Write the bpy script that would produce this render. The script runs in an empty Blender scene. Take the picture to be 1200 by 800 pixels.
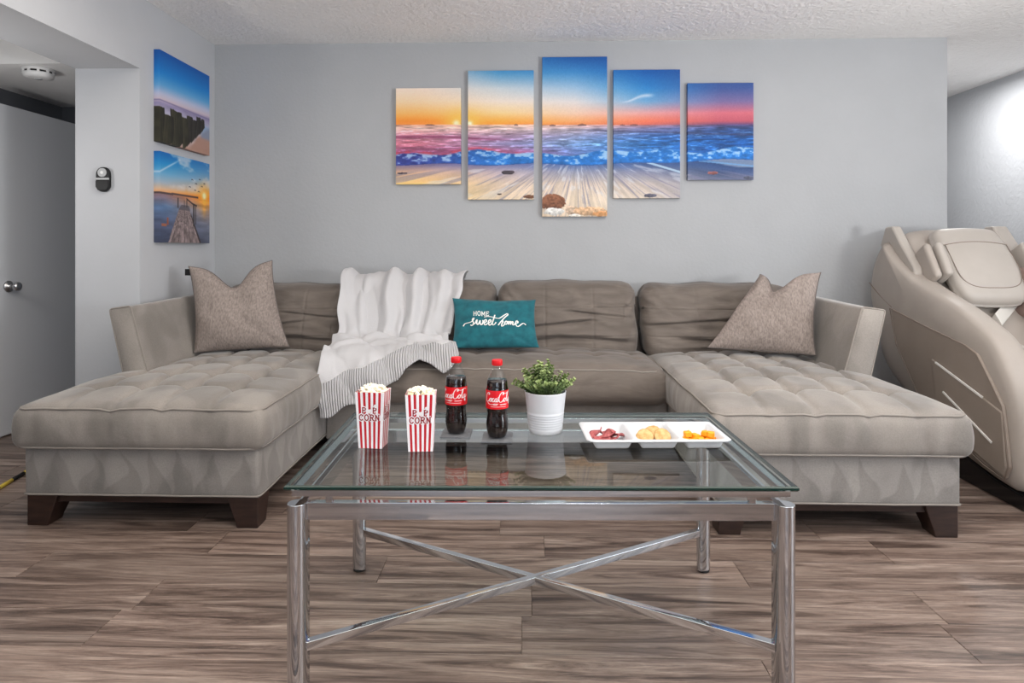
import bpy, bmesh, math, random
import numpy as np
from mathutils import Vector, Matrix, noise as mnoise

# ------------------------------------------------------------------ camera, world, lights
scene = bpy.context.scene
COL = scene.collection
PI = math.pi
FPX, CXP, CYP, CAMH = 760.0, 592.0, 291.0, 1.10      # focal length and principal point in 1200x800 pixels
YAW = math.atan(FPX / 24400.0)
cam_d = bpy.data.cameras.new('camera')
cam_d.sensor_width = 36.0
cam_d.lens = FPX / 1200.0 * 36.0
cam_d.shift_x = (600.0 - CXP) / 1200.0
cam_d.shift_y = -(400.0 - CYP) / 1200.0
cam_d.clip_start = 0.05
cam = bpy.data.objects.new('camera', cam_d)
cam.location = (0, 0, CAMH)
cam.rotation_euler = (PI / 2, 0, YAW)
COL.objects.link(cam)
scene.camera = cam

scene.view_settings.view_transform = 'Standard'
scene.view_settings.look = 'None'
scene.view_settings.gamma = 1.0
scene.view_settings.use_curve_mapping = False
scene.view_settings.exposure = 0.0

world = bpy.data.worlds.new('world')
scene.world = world
world.use_nodes = True
world.node_tree.nodes['Background'].inputs[0].default_value = (0.75, 0.85, 1.0, 1)
world.node_tree.nodes['Background'].inputs[1].default_value = 0.6


def area_light(name, loc, target, sx, sy, power, color):
    d = bpy.data.lights.new(name, 'AREA')
    d.shape = 'RECTANGLE'
    d.size, d.size_y = sx, sy
    d.energy = power
    d.color = color
    o = bpy.data.objects.new(name, d)
    o.location = loc
    v = Vector(target) - Vector(loc)
    o.rotation_euler = v.to_track_quat('-Z', 'Y').to_euler()
    COL.objects.link(o)
    return o


# daylight of the big window behind the camera and of the patio door on the right
area_light('window_daylight', (0.2, -4.05, 1.35), (0.2, 4.0, 1.25), 3.0, 1.7, 40, (0.72, 0.86, 1.0))
area_light('patio_daylight', (3.68, 0.6, 1.15), (0.0, 1.0, 1.0), 1.9, 2.0, 66, (0.88, 0.94, 1.0))
# ceiling fixtures (out of the picture, above the room), two added upward fills for ceiling bounce, and the hall lamps
area_light('ceiling_panel_light', (-0.1, 1.6, 2.40), (-0.1, 1.6, 0), 3.4, 2.2, 53, (1.0, 0.92, 0.82))
area_light('ceiling_bounce_fill', (0.4, -0.9, 1.75), (0.4, -0.4, 2.44), 0.5, 0.5, 42, (1.0, 0.97, 0.94))  # added fill behind the camera, aimed up to bounce off the ceiling
area_light('ceiling_fill_right', (2.3, 1.1, 1.10), (2.0, 1.6, 2.44), 0.4, 0.4, 64, (1.0, 0.98, 0.96))  # second added fill, unseen to the right, brightens the ceiling near the sofa wall
area_light('hall_lamp_light', (3.2, 4.95, 2.40), (3.2, 4.95, 0), 0.28, 0.28, 22, (1.0, 0.99, 0.97))
pd = bpy.data.lights.new('passage_lamp_light', 'POINT')
pd.energy, pd.shadow_soft_size, pd.color = 13, 0.09, (1.0, 0.98, 0.95)
po = bpy.data.objects.new('passage_lamp_light', pd)
po.location = (-2.72, 2.6, 1.45)
COL.objects.link(po)

# ------------------------------------------------------------------ helpers


def lin(c):
    c = np.asarray(c, dtype=float) / 255.0
    return np.where(c <= 0.04045, c / 12.92, ((c + 0.055) / 1.055) ** 2.4)


def L3(r, g, b):
    v = lin((r, g, b))
    return (float(v[0]), float(v[1]), float(v[2]), 1.0)


def ray(u, v):
    a = (u - CXP) / FPX
    b = (v - CYP) / FPX
    c, s = math.cos(YAW), math.sin(YAW)
    return (-s + a * c, c + a * s, -b)


def at_y(u, v, Y):
    d = ray(u, v); t = Y / d[1]
    return Vector((d[0] * t, Y, CAMH + d[2] * t))


def at_x(u, v, X):
    d = ray(u, v); t = X / d[0]
    return Vector((X, d[1] * t, CAMH + d[2] * t))


def at_z(u, v, Z):
    d = ray(u, v); t = (Z - CAMH) / d[2]
    return Vector((d[0] * t, d[1] * t, Z))


def link(name, me, mat, parent=None, smooth=True):
    if mat is not None:
        if isinstance(mat, (list, tuple)):
            for m in mat:
                me.materials.append(m)
        else:
            me.materials.append(mat)
    if smooth:
        me.polygons.foreach_set('use_smooth', [True] * len(me.polygons))
    o = bpy.data.objects.new(name, me)
    COL.objects.link(o)
    if parent is not None:
        o.parent = parent
        if 'wl' in parent:                       # parent holds parts written in world coordinates
            o.location = -parent.location
    return o


def mesh(name, verts, faces, mat, parent=None, smooth=True):
    me = bpy.data.meshes.new(name)
    me.from_pydata([tuple(v) for v in verts], [], faces)
    me.update()
    return link(name, me, mat, parent, smooth)


def bm_obj(name, bm, mat, parent=None, smooth=True):
    bmesh.ops.recalc_face_normals(bm, faces=bm.faces)
    me = bpy.data.meshes.new(name)
    bm.to_mesh(me)
    bm.free()
    return link(name, me, mat, parent, smooth)


def bevel(o, w, seg=3, ang=35):
    m = o.modifiers.new('bevel', 'BEVEL')
    m.width = w
    m.segments = seg
    m.limit_method = 'ANGLE'
    m.angle_limit = math.radians(ang)
    n = o.modifiers.new('normals', 'WEIGHTED_NORMAL')
    n.keep_sharp = True
    return o


def box(name, x0, x1, y0, y1, z0, z1, mat, parent=None, bev=0.0, seg=2):
    v = [(x, y, z) for x in (x0, x1) for y in (y0, y1) for z in (z0, z1)]
    f = [(0, 1, 3, 2), (4, 6, 7, 5), (0, 4, 5, 1), (2, 3, 7, 6), (0, 2, 6, 4), (1, 5, 7, 3)]
    o = mesh(name, v, f, mat, parent, bev > 0)
    if bev > 0:
        bevel(o, bev, seg)
    return o


def prism_x(name, outline, x0, x1, mat, parent=None, bev=0.0, seg=3):
    """outline: list of (y, z); extruded along x"""
    n = len(outline)
    v = [(x0, y, z) for y, z in outline] + [(x1, y, z) for y, z in outline]
    f = [tuple(range(n)), tuple(range(2 * n - 1, n - 1, -1))]
    for i in range(n):
        j = (i + 1) % n
        f.append((i, i + n, j + n, j))
    bm = bmesh.new()
    bv = [bm.verts.new(p) for p in v]
    for q in f:
        bm.faces.new([bv[k] for k in q])
    o = bm_obj(name, bm, mat, parent, bev > 0)
    if bev > 0:
        bevel(o, bev, seg, 30)
    return o


def lathe_data(prof, seg=40, cx=0, cy=0, cz=0, cap0=True, cap1=True):
    v, f = [], []
    n = len(prof)
    for r, z in prof:
        for k in range(seg):
            a = 2 * PI * k / seg
            v.append((cx + r * math.cos(a), cy + r * math.sin(a), cz + z))
    for i in range(n - 1):
        for k in range(seg):
            k2 = (k + 1) % seg
            f.append((i * seg + k, i * seg + k2, (i + 1) * seg + k2, (i + 1) * seg + k))
    if cap0:
        f.append(tuple(range(seg - 1, -1, -1)))
    if cap1:
        f.append(tuple((n - 1) * seg + k for k in range(seg)))
    return v, f


def lathe(name, prof, mat, parent=None, seg=40, cap0=True, cap1=True, smooth=True, c=(0, 0, 0)):
    v, f = lathe_data(prof, seg, c[0], c[1], c[2], cap0, cap1)
    return mesh(name, v, f, mat, parent, smooth)


def tube_data(pts, r, seg=8, closed=False):
    pts = [Vector(p) for p in pts]
    n = len(pts)
    v, f = [], []
    prev = None
    for i in range(n):
        if closed:
            t = (pts[(i + 1) % n] - pts[i - 1]).normalized()
        else:
            t = (pts[min(i + 1, n - 1)] - pts[max(i - 1, 0)]).normalized()
        if prev is None:
            up = Vector((0, 0, 1)) if abs(t.z) < 0.9 else Vector((0, 1, 0))
            a = t.cross(up).normalized()
        else:
            a = (prev - t * prev.dot(t)).normalized()
        prev = a
        b = t.cross(a)
        rr = r[i] if isinstance(r, (list, tuple)) else r
        for k in range(seg):
            w = 2 * PI * k / seg
            v.append(pts[i] + a * math.cos(w) * rr + b * math.sin(w) * rr)
    m = n if closed else n - 1
    for i in range(m):
        j = (i + 1) % n
        for k in range(seg):
            k2 = (k + 1) % seg
            f.append((i * seg + k, i * seg + k2, j * seg + k2, j * seg + k))
    if not closed:
        f.append(tuple(range(seg - 1, -1, -1)))
        f.append(tuple((n - 1) * seg + k for k in range(seg)))
    return v, f


def tube(name, pts, r, mat, parent=None, seg=8, closed=False):
    v, f = tube_data(pts, r, seg, closed)
    return mesh(name, v, f, mat, parent)


def ticks(lo, hi, r, n):
    """coordinates along one side of a rounded box, dense in the rounding"""
    e = [0, .3, .6, 1]
    a = [lo + r * t for t in e]
    b = [hi - r * t for t in reversed(e)]
    mid = [lo + r + (hi - lo - 2 * r) * i / n for i in range(1, n)]
    return a + mid + b


def soft_box(name, x0, x1, y0, y1, z0, z1, r, n, fn, mat, parent=None):
    """rounded box, every vertex passed through fn(x, y, z)"""
    X = ticks(x0, x1, r, n[0]); Y = ticks(y0, y1, r, n[1]); Z = ticks(z0, z1, r, n[2])
    idx, verts, faces = {}, [], []

    def vid(i, j, k):
        key = (i, j, k)
        if key not in idx:
            p = Vector((X[i], Y[j], Z[k]))
            q = Vector((min(max(p.x, x0 + r), x1 - r), min(max(p.y, y0 + r), y1 - r), min(max(p.z, z0 + r), z1 - r)))
            d = p - q
            if d.length > 1e-9:
                p = q + d.normalized() * r
            if fn:
                p = fn(p.x, p.y, p.z)
            idx[key] = len(verts)
            verts.append(tuple(p))
        return idx[key]
    a, b, c = len(X) - 1, len(Y) - 1, len(Z) - 1
    for i in range(a):
        for j in range(b):
            faces.append((vid(i, j, 0), vid(i, j + 1, 0), vid(i + 1, j + 1, 0), vid(i + 1, j, 0)))
            faces.append((vid(i, j, c), vid(i + 1, j, c), vid(i + 1, j + 1, c), vid(i, j + 1, c)))
    for i in range(a):
        for k in range(c):
            faces.append((vid(i, 0, k), vid(i + 1, 0, k), vid(i + 1, 0, k + 1), vid(i, 0, k + 1)))
            faces.append((vid(i, b, k), vid(i, b, k + 1), vid(i + 1, b, k + 1), vid(i + 1, b, k)))
    for j in range(b):
        for k in range(c):
            faces.append((vid(0, j, k), vid(0, j, k + 1), vid(0, j + 1, k + 1), vid(0, j + 1, k)))
            faces.append((vid(a, j, k), vid(a, j + 1, k), vid(a, j + 1, k + 1), vid(a, j, k + 1)))
    return mesh(name, verts, faces, mat, parent)


def tag(o, label, cat, group=None, kind=None):
    o['label'] = label
    o['category'] = cat
    if group:
        o['group'] = group
    if kind:
        o['kind'] = kind
    return o


def thing(name, label, cat, loc=(0, 0, 0), group=None, world=False):
    o = bpy.data.objects.new(name, None)
    o.empty_display_size = 0.1
    COL.objects.link(o)
    o.location = loc
    if world:
        o['wl'] = 1
    return tag(o, label, cat, group)


def struct(o, label, cat):
    return tag(o, label, cat, None, 'structure')


def copy_tree(o, parent=None):
    kids = list(o.children)
    c = o.copy()
    COL.objects.link(c)
    c.parent = parent
    for k in kids:
        copy_tree(k, c)
    return c


# ------------------------------------------------------------------ materials
MATS = {}


def mat(name, color=(0.5, 0.5, 0.5, 1), rough=0.6, metal=0.0, **kw):
    m = bpy.data.materials.new(name)
    m.use_nodes = True
    nt = m.node_tree
    p = nt.nodes['Principled BSDF']
    p.inputs['Base Color'].default_value = color
    p.inputs['Roughness'].default_value = rough
    p.inputs['Metallic'].default_value = metal
    for k, v in kw.items():
        p.inputs[k.replace('_', ' ')].default_value = v
    MATS[name] = m
    return m


def nodes(m):
    return m.node_tree.nodes, m.node_tree.links, m.node_tree.nodes['Principled BSDF']


def ramp(ns, stops):
    r = ns.new('ShaderNodeValToRGB')
    cr = r.color_ramp
    while len(cr.elements) < len(stops):
        cr.elements.new(0.5)
    for e, (p, c) in zip(cr.elements, stops):
        e.position = p
        e.color = c
    return r


def noise_node(ns, ls, scale, detail=4, rough=0.55, vec=None, dist=0.0):
    n = ns.new('ShaderNodeTexNoise')
    n.inputs['Scale'].default_value = scale
    n.inputs['Detail'].default_value = detail
    n.inputs['Roughness'].default_value = rough
    n.inputs['Distortion'].default_value = dist
    if vec is not None:
        ls.new(vec, n.inputs['Vector'])
    return n


def add_bump(m, height, strength, dist):
    ns, ls, p = nodes(m)
    b = ns.new('ShaderNodeBump')
    b.inputs['Strength'].default_value = strength
    b.inputs['Distance'].default_value = dist
    ls.new(height, b.inputs['Height'])
    ls.new(b.outputs[0], p.inputs['Normal'])
    return b


def textured(name, c0, c1, scale, rough, bump_scale=None, bump=0.3, bdist=0.004, stretch=(1, 1, 1), detail=4, lo=0.35, hi=0.65, dist=0.0, **kw):
    m = mat(name, c0, rough, **kw)
    ns, ls, p = nodes(m)
    g = ns.new('ShaderNodeNewGeometry')
    mp = ns.new('ShaderNodeMapping')
    mp.inputs['Scale'].default_value = stretch
    ls.new(g.outputs['Position'], mp.inputs['Vector'])
    n = noise_node(ns, ls, scale, detail, 0.55, mp.outputs[0], dist)
    r = ramp(ns, [(lo, c0), (hi, c1)])
    ls.new(n.outputs['Fac'], r.inputs[0])
    ls.new(r.outputs[0], p.inputs['Base Color'])
    if bump_scale:
        n2 = noise_node(ns, ls, bump_scale, 3, 0.5, mp.outputs[0])
        add_bump(m, n2.outputs['Fac'], bump, bdist)
    return m


M_wall = textured('wall_paint', L3(173, 175, 178), L3(176, 178, 181), 3, 0.75, 55, 0.22, 0.006)
M_wallside = textured('wall_paint_heavy_texture', L3(180, 182, 186), L3(184, 186, 190), 3, 0.75, 38, 0.45, 0.008)
M_ceil = textured('ceiling_paint', L3(243, 242, 241), L3(246, 245, 244), 3, 0.9, 42, 0.8, 0.014)
M_soffit = textured('header_paint', L3(189, 191, 195), L3(192, 194, 198), 3, 0.8, 60, 0.1, 0.004)
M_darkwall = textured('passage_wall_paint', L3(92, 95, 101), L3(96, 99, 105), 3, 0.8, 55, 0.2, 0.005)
M_door = mat('door_paint', L3(212, 214, 218), 0.5)
M_trimw = mat('white_trim', L3(220, 220, 220), 0.5)

# suede of the sofa: brushed nap in patches
M_suede = mat('suede', L3(150, 142, 135), 0.85, Sheen_Weight=0.35, Sheen_Roughness=0.4)
ns, ls, p = nodes(M_suede)
g = ns.new('ShaderNodeNewGeometry')
mp = ns.new('ShaderNodeMapping')
mp.inputs['Scale'].default_value = (1.5, 1.0, 0.8)
mp.inputs['Rotation'].default_value = (0.3, 0.5, 0.5)
ls.new(g.outputs['Position'], mp.inputs['Vector'])
n1 = noise_node(ns, ls, 4.0, 2, 0.45, mp.outputs[0], 0.35)
r1 = ramp(ns, [(0.36, L3(126, 120, 114)), (0.47, L3(134, 128, 122)), (0.50, L3(141, 134, 128)), (0.64, L3(150, 143, 136))])
ls.new(n1.outputs['Fac'], r1.inputs[0])
n2 = noise_node(ns, ls, 220, 3, 0.6, g.outputs['Position'])
mx = ns.new('ShaderNodeMixRGB')
mx.blend_type = 'OVERLAY'
mx.inputs[0].default_value = 0.25
ls.new(r1.outputs[0], mx.inputs[1])
ls.new(n2.outputs['Fac'], mx.inputs[2])
ls.new(mx.outputs[0], p.inputs['Base Color'])
n3 = noise_node(ns, ls, 9, 3, 0.5, g.outputs['Position'], 0.8)
add_bump(M_suede, n3.outputs['Fac'], 0.25, 0.012)

# the same suede with the zigzag nap that brushing leaves on the base
M_suede_base = M_suede.copy()
M_suede_base.name = 'suede_base'
ns, ls, p = nodes(M_suede_base)
g = ns.new('ShaderNodeNewGeometry')
sx_ = ns.new('ShaderNodeSeparateXYZ'); ls.new(g.outputs['Position'], sx_.inputs[0])


def mth(op, a, b=None, c=None):
    n_ = ns.new('ShaderNodeMath'); n_.operation = op
    for i_, q_ in enumerate((a, b, c)):
        if q_ is None:
            continue
        if isinstance(q_, (int, float)):
            n_.inputs[i_].default_value = q_
        else:
            ls.new(q_, n_.inputs[i_])
    return n_.outputs[0]


nn_ = noise_node(ns, ls, 5.0, 1, 0.4, g.outputs['Position'])
xy_ = mth('ADD', mth('ADD', sx_.outputs[0], sx_.outputs[1]), mth('MULTIPLY', nn_.outputs['Fac'], 0.22))
zz_ = mth('MULTIPLY_ADD', mth('PINGPONG', xy_, 0.06), 2.6, 0.145)
zz_ = mth('ADD', zz_, mth('MULTIPLY_ADD', nn_.outputs['Fac'], 0.12, -0.06))
mk_ = ns.new('ShaderNodeMapRange'); mk_.inputs['From Min'].default_value = -0.012; mk_.inputs['From Max'].default_value = 0.012
mk_.inputs['To Min'].default_value = 1.08; mk_.inputs['To Max'].default_value = 0.88
ls.new(mth('SUBTRACT', zz_, sx_.outputs[2]), mk_.inputs[0])
hs_ = ns.new('ShaderNodeHueSaturation')
src = p.inputs['Base Color'].links[0].from_socket
ls.new(src, hs_.inputs['Color']); ls.new(mk_.outputs[0], hs_.inputs['Value'])
hs_.inputs['Saturation'].default_value = 0.75
ls.new(hs_.outputs[0], p.inputs['Base Color'])

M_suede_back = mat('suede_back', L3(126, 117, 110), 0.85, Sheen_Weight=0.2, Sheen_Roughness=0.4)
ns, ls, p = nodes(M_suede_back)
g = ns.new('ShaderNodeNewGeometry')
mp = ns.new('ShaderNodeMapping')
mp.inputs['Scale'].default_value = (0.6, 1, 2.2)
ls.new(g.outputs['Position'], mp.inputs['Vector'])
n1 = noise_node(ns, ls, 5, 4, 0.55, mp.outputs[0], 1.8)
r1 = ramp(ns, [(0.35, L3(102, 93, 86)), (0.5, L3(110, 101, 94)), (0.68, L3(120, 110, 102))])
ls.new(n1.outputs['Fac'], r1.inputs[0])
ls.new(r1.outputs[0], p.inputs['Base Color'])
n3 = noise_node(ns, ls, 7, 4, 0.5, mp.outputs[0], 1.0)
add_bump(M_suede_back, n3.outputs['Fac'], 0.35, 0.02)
M_piping = mat('suede_piping', L3(146, 139, 132), 0.8)

M_espresso = textured('espresso_wood', L3(38, 24, 20), L3(54, 36, 29), 12, 0.4, stretch=(1, 1, 6))

# vinyl plank floor
M_floor = mat('plank_floor', L3(120, 100, 88), 0.38)
ns, ls, p = nodes(M_floor)
g = ns.new('ShaderNodeNewGeometry')
oi = ns.new('ShaderNodeObjectInfo')
mul = ns.new('ShaderNodeMath'); mul.operation = 'MULTIPLY'; mul.inputs[1].default_value = 57.0
ls.new(oi.outputs['Random'], mul.inputs[0])
cmb = ns.new('ShaderNodeCombineXYZ')
ls.new(mul.outputs[0], cmb.inputs[0]); ls.new(mul.outputs[0], cmb.inputs[2])
va = ns.new('ShaderNodeVectorMath'); va.operation = 'ADD'
ls.new(g.outputs['Position'], va.inputs[0]); ls.new(cmb.outputs[0], va.inputs[1])
mp = ns.new('ShaderNodeMapping'); mp.inputs['Scale'].default_value = (1.0, 13.0, 1)
ls.new(va.outputs[0], mp.inputs['Vector'])
n1 = noise_node(ns, ls, 1.5, 9, 0.72, mp.outputs[0], 1.0)
r1 = ramp(ns, [(0.30, L3(50, 38, 33)), (0.42, L3(92, 74, 65)), (0.50, L3(124, 104, 93)), (0.60, L3(148, 129, 117)), (0.74, L3(176, 159, 148))])
ls.new(n1.outputs['Fac'], r1.inputs[0])
mp2 = ns.new('ShaderNodeMapping'); mp2.inputs['Scale'].default_value = (3.4, 112.0, 1)
ls.new(va.outputs[0], mp2.inputs['Vector'])
n2 = noise_node(ns, ls, 2.2, 6, 0.7, mp2.outputs[0], 0.3)
r2 = ramp(ns, [(0.3, (0.30, 0.28, 0.27, 1)), (0.5, (0.52, 0.51, 0.50, 1)), (0.72, (0.80, 0.78, 0.76, 1))])
ls.new(n2.outputs['Fac'], r2.inputs[0])
mx = ns.new('ShaderNodeMixRGB'); mx.blend_type = 'OVERLAY'; mx.inputs[0].default_value = 0.95
ls.new(r1.outputs[0], mx.inputs[1]); ls.new(r2.outputs[0], mx.inputs[2])
hv = ns.new('ShaderNodeHueSaturation'); hv.inputs['Saturation'].default_value = 0.86
mr = ns.new('ShaderNodeMapRange'); mr.inputs['To Min'].default_value = 0.80; mr.inputs['To Max'].default_value = 1.16
ls.new(oi.outputs['Random'], mr.inputs[0]); ls.new(mr.outputs[0], hv.inputs['Value'])
ls.new(mx.outputs[0], hv.inputs['Color'])
ls.new(hv.outputs[0], p.inputs['Base Color'])
mrr = ns.new('ShaderNodeMapRange'); mrr.inputs['To Min'].default_value = 0.28; mrr.inputs['To Max'].default_value = 0.5
ls.new(n2.outputs['Fac'], mrr.inputs[0]); ls.new(mrr.outputs[0], p.inputs['Roughness'])
add_bump(M_floor, n2.outputs['Fac'], 0.25, 0.002)

M_chrome = mat('chrome', (0.60, 0.62, 0.65, 1), 0.06, 1.0)
M_brushed = mat('satin_nickel', (0.50, 0.50, 0.51, 1), 0.28, 1.0)
M_rubber = mat('black_rubber', (0.015, 0.015, 0.015, 1), 0.6)
M_white_plastic = mat('white_plastic', L3(222, 222, 222), 0.4)
M_black_plastic = mat('black_plastic', (0.012, 0.012, 0.013, 1), 0.5, Specular_IOR_Level=0.25)
M_black_gloss = mat('black_gloss', (0.006, 0.006, 0.007, 1), 0.15)
M_grey_plastic = mat('grey_plastic', L3(170, 172, 174), 0.5)


def thin_glass(name, tint, ior, rough=0.0):
    """clear sheet: transparent body, mirror reflection by Fresnel on the outer side"""
    m = bpy.data.materials.new(name)
    m.use_nodes = True
    ns, ls = m.node_tree.nodes, m.node_tree.links
    ns.clear()
    out = ns.new('ShaderNodeOutputMaterial')
    tr = ns.new('ShaderNodeBsdfTransparent'); tr.inputs[0].default_value = tint
    gl = ns.new('ShaderNodeBsdfGlossy'); gl.inputs['Roughness'].default_value = rough
    fr = ns.new('ShaderNodeFresnel'); fr.inputs[0].default_value = ior
    ge = ns.new('ShaderNodeNewGeometry')
    sub = ns.new('ShaderNodeMath'); sub.operation = 'SUBTRACT'; sub.inputs[0].default_value = 1.0
    ls.new(ge.outputs['Backfacing'], sub.inputs[1])
    mu = ns.new('ShaderNodeMath'); mu.operation = 'MULTIPLY'
    ls.new(fr.outputs[0], mu.inputs[0]); ls.new(sub.outputs[0], mu.inputs[1])
    mi = ns.new('ShaderNodeMixShader')
    ls.new(mu.outputs[0], mi.inputs[0]); ls.new(tr.outputs[0], mi.inputs[1]); ls.new(gl.outputs[0], mi.inputs[2])
    ls.new(mi.outputs[0], out.inputs[0])
    return m


M_glass = thin_glass('table_glass', (0.90, 0.95, 0.94, 1), 1.62)
M_glass_edge = mat('glass_edge', (0.004, 0.028, 0.022, 1), 0.08)
M_pet = thin_glass('clear_bottle', (0.93, 0.94, 0.95, 1), 1.5, 0.03)
M_cola = mat('cola', (0.010, 0.004, 0.003, 1), 0.06)
M_red = mat('cola_red', L3(222, 10, 26), 0.35)
M_label_white = mat('label_white', L3(250, 245, 245), 0.45)

M_blanket = mat('white_knit', L3(200, 199, 201), 0.95, Sheen_Weight=0.2)
ns, ls, p = nodes(M_blanket)
uvn = ns.new('ShaderNodeUVMap'); uvn.uv_map = 'UVMap'
sep = ns.new('ShaderNodeSeparateXYZ'); ls.new(uvn.outputs[0], sep.inputs[0])
m1 = ns.new('ShaderNodeMath'); m1.operation = 'MULTIPLY'; m1.inputs[1].default_value = 2 * PI * 56
ls.new(sep.outputs[0], m1.inputs[0])
sn = ns.new('ShaderNodeMath'); sn.operation = 'SINE'; ls.new(m1.outputs[0], sn.inputs[0])
gt = ns.new('ShaderNodeMath'); gt.operation = 'GREATER_THAN'; gt.inputs[1].default_value = 0.885
ls.new(sep.outputs[1], gt.inputs[0])
rb = ns.new('ShaderNodeMath'); rb.operation = 'MULTIPLY'; ls.new(sn.outputs[0], rb.inputs[0]); ls.new(gt.outputs[0], rb.inputs[1])
g = ns.new('ShaderNodeNewGeometry')
nf = noise_node(ns, ls, 260, 2, 0.5, g.outputs['Position'])
ad = ns.new('ShaderNodeMath'); ad.operation = 'MULTIPLY_ADD'; ad.inputs[1].default_value = 0.35
ls.new(nf.outputs['Fac'], ad.inputs[0]); ls.new(rb.outputs[0], ad.inputs[2])
add_bump(M_blanket, ad.outputs[0], 0.8, 0.006)

M_pillow = textured('heather_pillow', L3(124, 113, 107), L3(164, 151, 144), 60, 0.95, 240, 0.4, 0.003, stretch=(2.4, 1, 1), detail=6, lo=0.3, hi=0.7)
M_pillow_edge = mat('pillow_piping', L3(105, 98, 95), 0.9)
M_teal = textured('teal_velvet', L3(4, 84, 96), L3(14, 104, 115), 26, 0.85, 300, 0.3, 0.002, Sheen_Weight=0.15)
M_thread = mat('white_thread', L3(236, 236, 232), 0.8)

M_box_white = mat('box_white', L3(250, 246, 248), 0.5)
M_box_red = mat('box_red', L3(196, 12, 34), 0.5)
M_box_darkred = mat('box_dark_red', L3(150, 16, 28), 0.5)
M_popcorn = textured('popcorn', L3(255, 250, 236), L3(246, 224, 160), 90, 0.8, lo=0.45, hi=0.75)
M_pot = mat('pot_white', L3(218, 221, 226), 0.32)
M_soil = mat('soil', L3(60, 48, 36), 0.95)
M_leaf = mat('leaf', L3(110, 130, 80), 0.5)
ns, ls, p = nodes(M_leaf)
at = ns.new('ShaderNodeAttribute'); at.attribute_name = 'Col'
ls.new(at.outputs['Color'], p.inputs['Base Color'])
M_stem = mat('stem', L3(96, 106, 66), 0.6)
M_tray = mat('tray_melamine', L3(212, 214, 218), 0.3)
M_salami = textured('salami', L3(150, 62, 66), L3(196, 112, 112), 160, 0.5)
M_cracker = textured('cracker', L3(190, 148, 88), L3(220, 188, 132), 60, 0.75, 300, 0.4, 0.002)
M_cracker_edge = mat('cracker_edge', L3(168, 118, 62), 0.8)
M_cheese = textured('cheddar', L3(252, 158, 18), L3(255, 176, 38), 60, 0.45)
M_coaster = textured('slate_coaster', L3(96, 98, 102), L3(112, 114, 118), 60, 0.6)
M_yellow = mat('yellow_paint', L3(214, 186, 70), 0.5)

M_leather = textured('chair_leather', L3(162, 153, 145), L3(166, 157, 149), 8, 0.5, 320, 0.12, 0.002)
M_leather_panel = textured('chair_panel', L3(142, 130, 120), L3(146, 134, 124), 8, 0.55, 320, 0.1, 0.002)
M_leather_light = textured('chair_leather_light', L3(170, 163, 156), L3(174, 167, 160), 8, 0.45, 320, 0.1, 0.002)
M_mauve = textured('chair_mauve', L3(142, 120, 113), L3(148, 126, 118), 8, 0.5, 320, 0.1, 0.002)
M_seam = mat('chair_seam', L3(128, 114, 104), 0.7)
M_stripe = mat('chair_stripe', L3(206, 202, 196), 0.4)
M_silver = mat('silver_strip', L3(235, 232, 228), 0.3)

M_print = mat('canvas_print', (1, 1, 1, 1), 0.7)
ns, ls, p = nodes(M_print)
at = ns.new('ShaderNodeAttribute'); at.attribute_name = 'Col'
ls.new(at.outputs['Color'], p.inputs['Base Color'])
g = ns.new('ShaderNodeNewGeometry')
nf = noise_node(ns, ls, 700, 1, 0.5, g.outputs['Position'])
add_bump(M_print, nf.outputs['Fac'], 0.15, 0.001)
M_canvas_back = mat('canvas_back', L3(200, 196, 188), 0.9)

# ------------------------------------------------------------------ room shell
XL, XR, YB, ZC = -2.045, 3.745, 4.208, 2.44
YR = -4.2            # wall behind the camera
XP = -3.25           # far wall of the side passage
XE = 2.68            # right end of the back wall
YJ = 3.38            # jamb of the opening in the left wall
ZS = 2.056           # underside of its header
YO = 1.1             # other jamb

fl = box('floor', XP - .1, XR + .1, YR - .1, 7.1, -0.12, -0.006, M_floor)
struct(fl, 'grey-brown wood plank floor across the whole room', 'floor')
# planks: rows along x
random.seed(11)
PW, PL = 0.182, 1.22
plank_meshes = {}


def plank_mesh(L, W):
    key = (round(L, 3), round(W, 3))
    if key not in plank_meshes:
        gp, ch = 0.0006, 0.0012
        x0, x1, y0, y1 = gp, L - gp, gp, W - gp
        v = [(x0, y0, -.006), (x1, y0, -.006), (x1, y1, -.006), (x0, y1, -.006),
             (x0, y0, -ch), (x1, y0, -ch), (x1, y1, -ch), (x0, y1, -ch),
             (x0 + ch, y0 + ch, 0), (x1 - ch, y0 + ch, 0), (x1 - ch, y1 - ch, 0), (x0 + ch, y1 - ch, 0)]
        f = []
        for b in (0, 4):
            for i in range(4):
                j = (i + 1) % 4
                f.append((b + i, b + j, b + 4 + j, b + 4 + i))
        f.append((8, 9, 10, 11))
        me = bpy.data.meshes.new('plank')
        me.from_pydata(v, [], f)
        me.materials.append(M_floor)
        plank_meshes[key] = me
    return plank_meshes[key]


y = 1.94 - 16 * PW
row = 0
offs = [0.0, 0.47, 0.83, 0.21, 0.66, 0.38, 1.02]
while y < YB - 0.001:
    ya, yb = max(y, YR), min(y + PW, YB)
    if yb - ya > 0.02:
        x = XP - PL + (offs[row % 7] + 0.11 * ((row * 5) % 4))
        while x < XR:
            xa, xb = max(x, XP), min(x + PL, XR)
            if xb - xa > 0.03:
                o = bpy.data.objects.new('plank', plank_mesh(xb - xa, yb - ya))
                o.location = (xa, ya, 0)
                o.parent = fl
                COL.objects.link(o)
            x += PL
    y += PW
    row += 1

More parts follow.
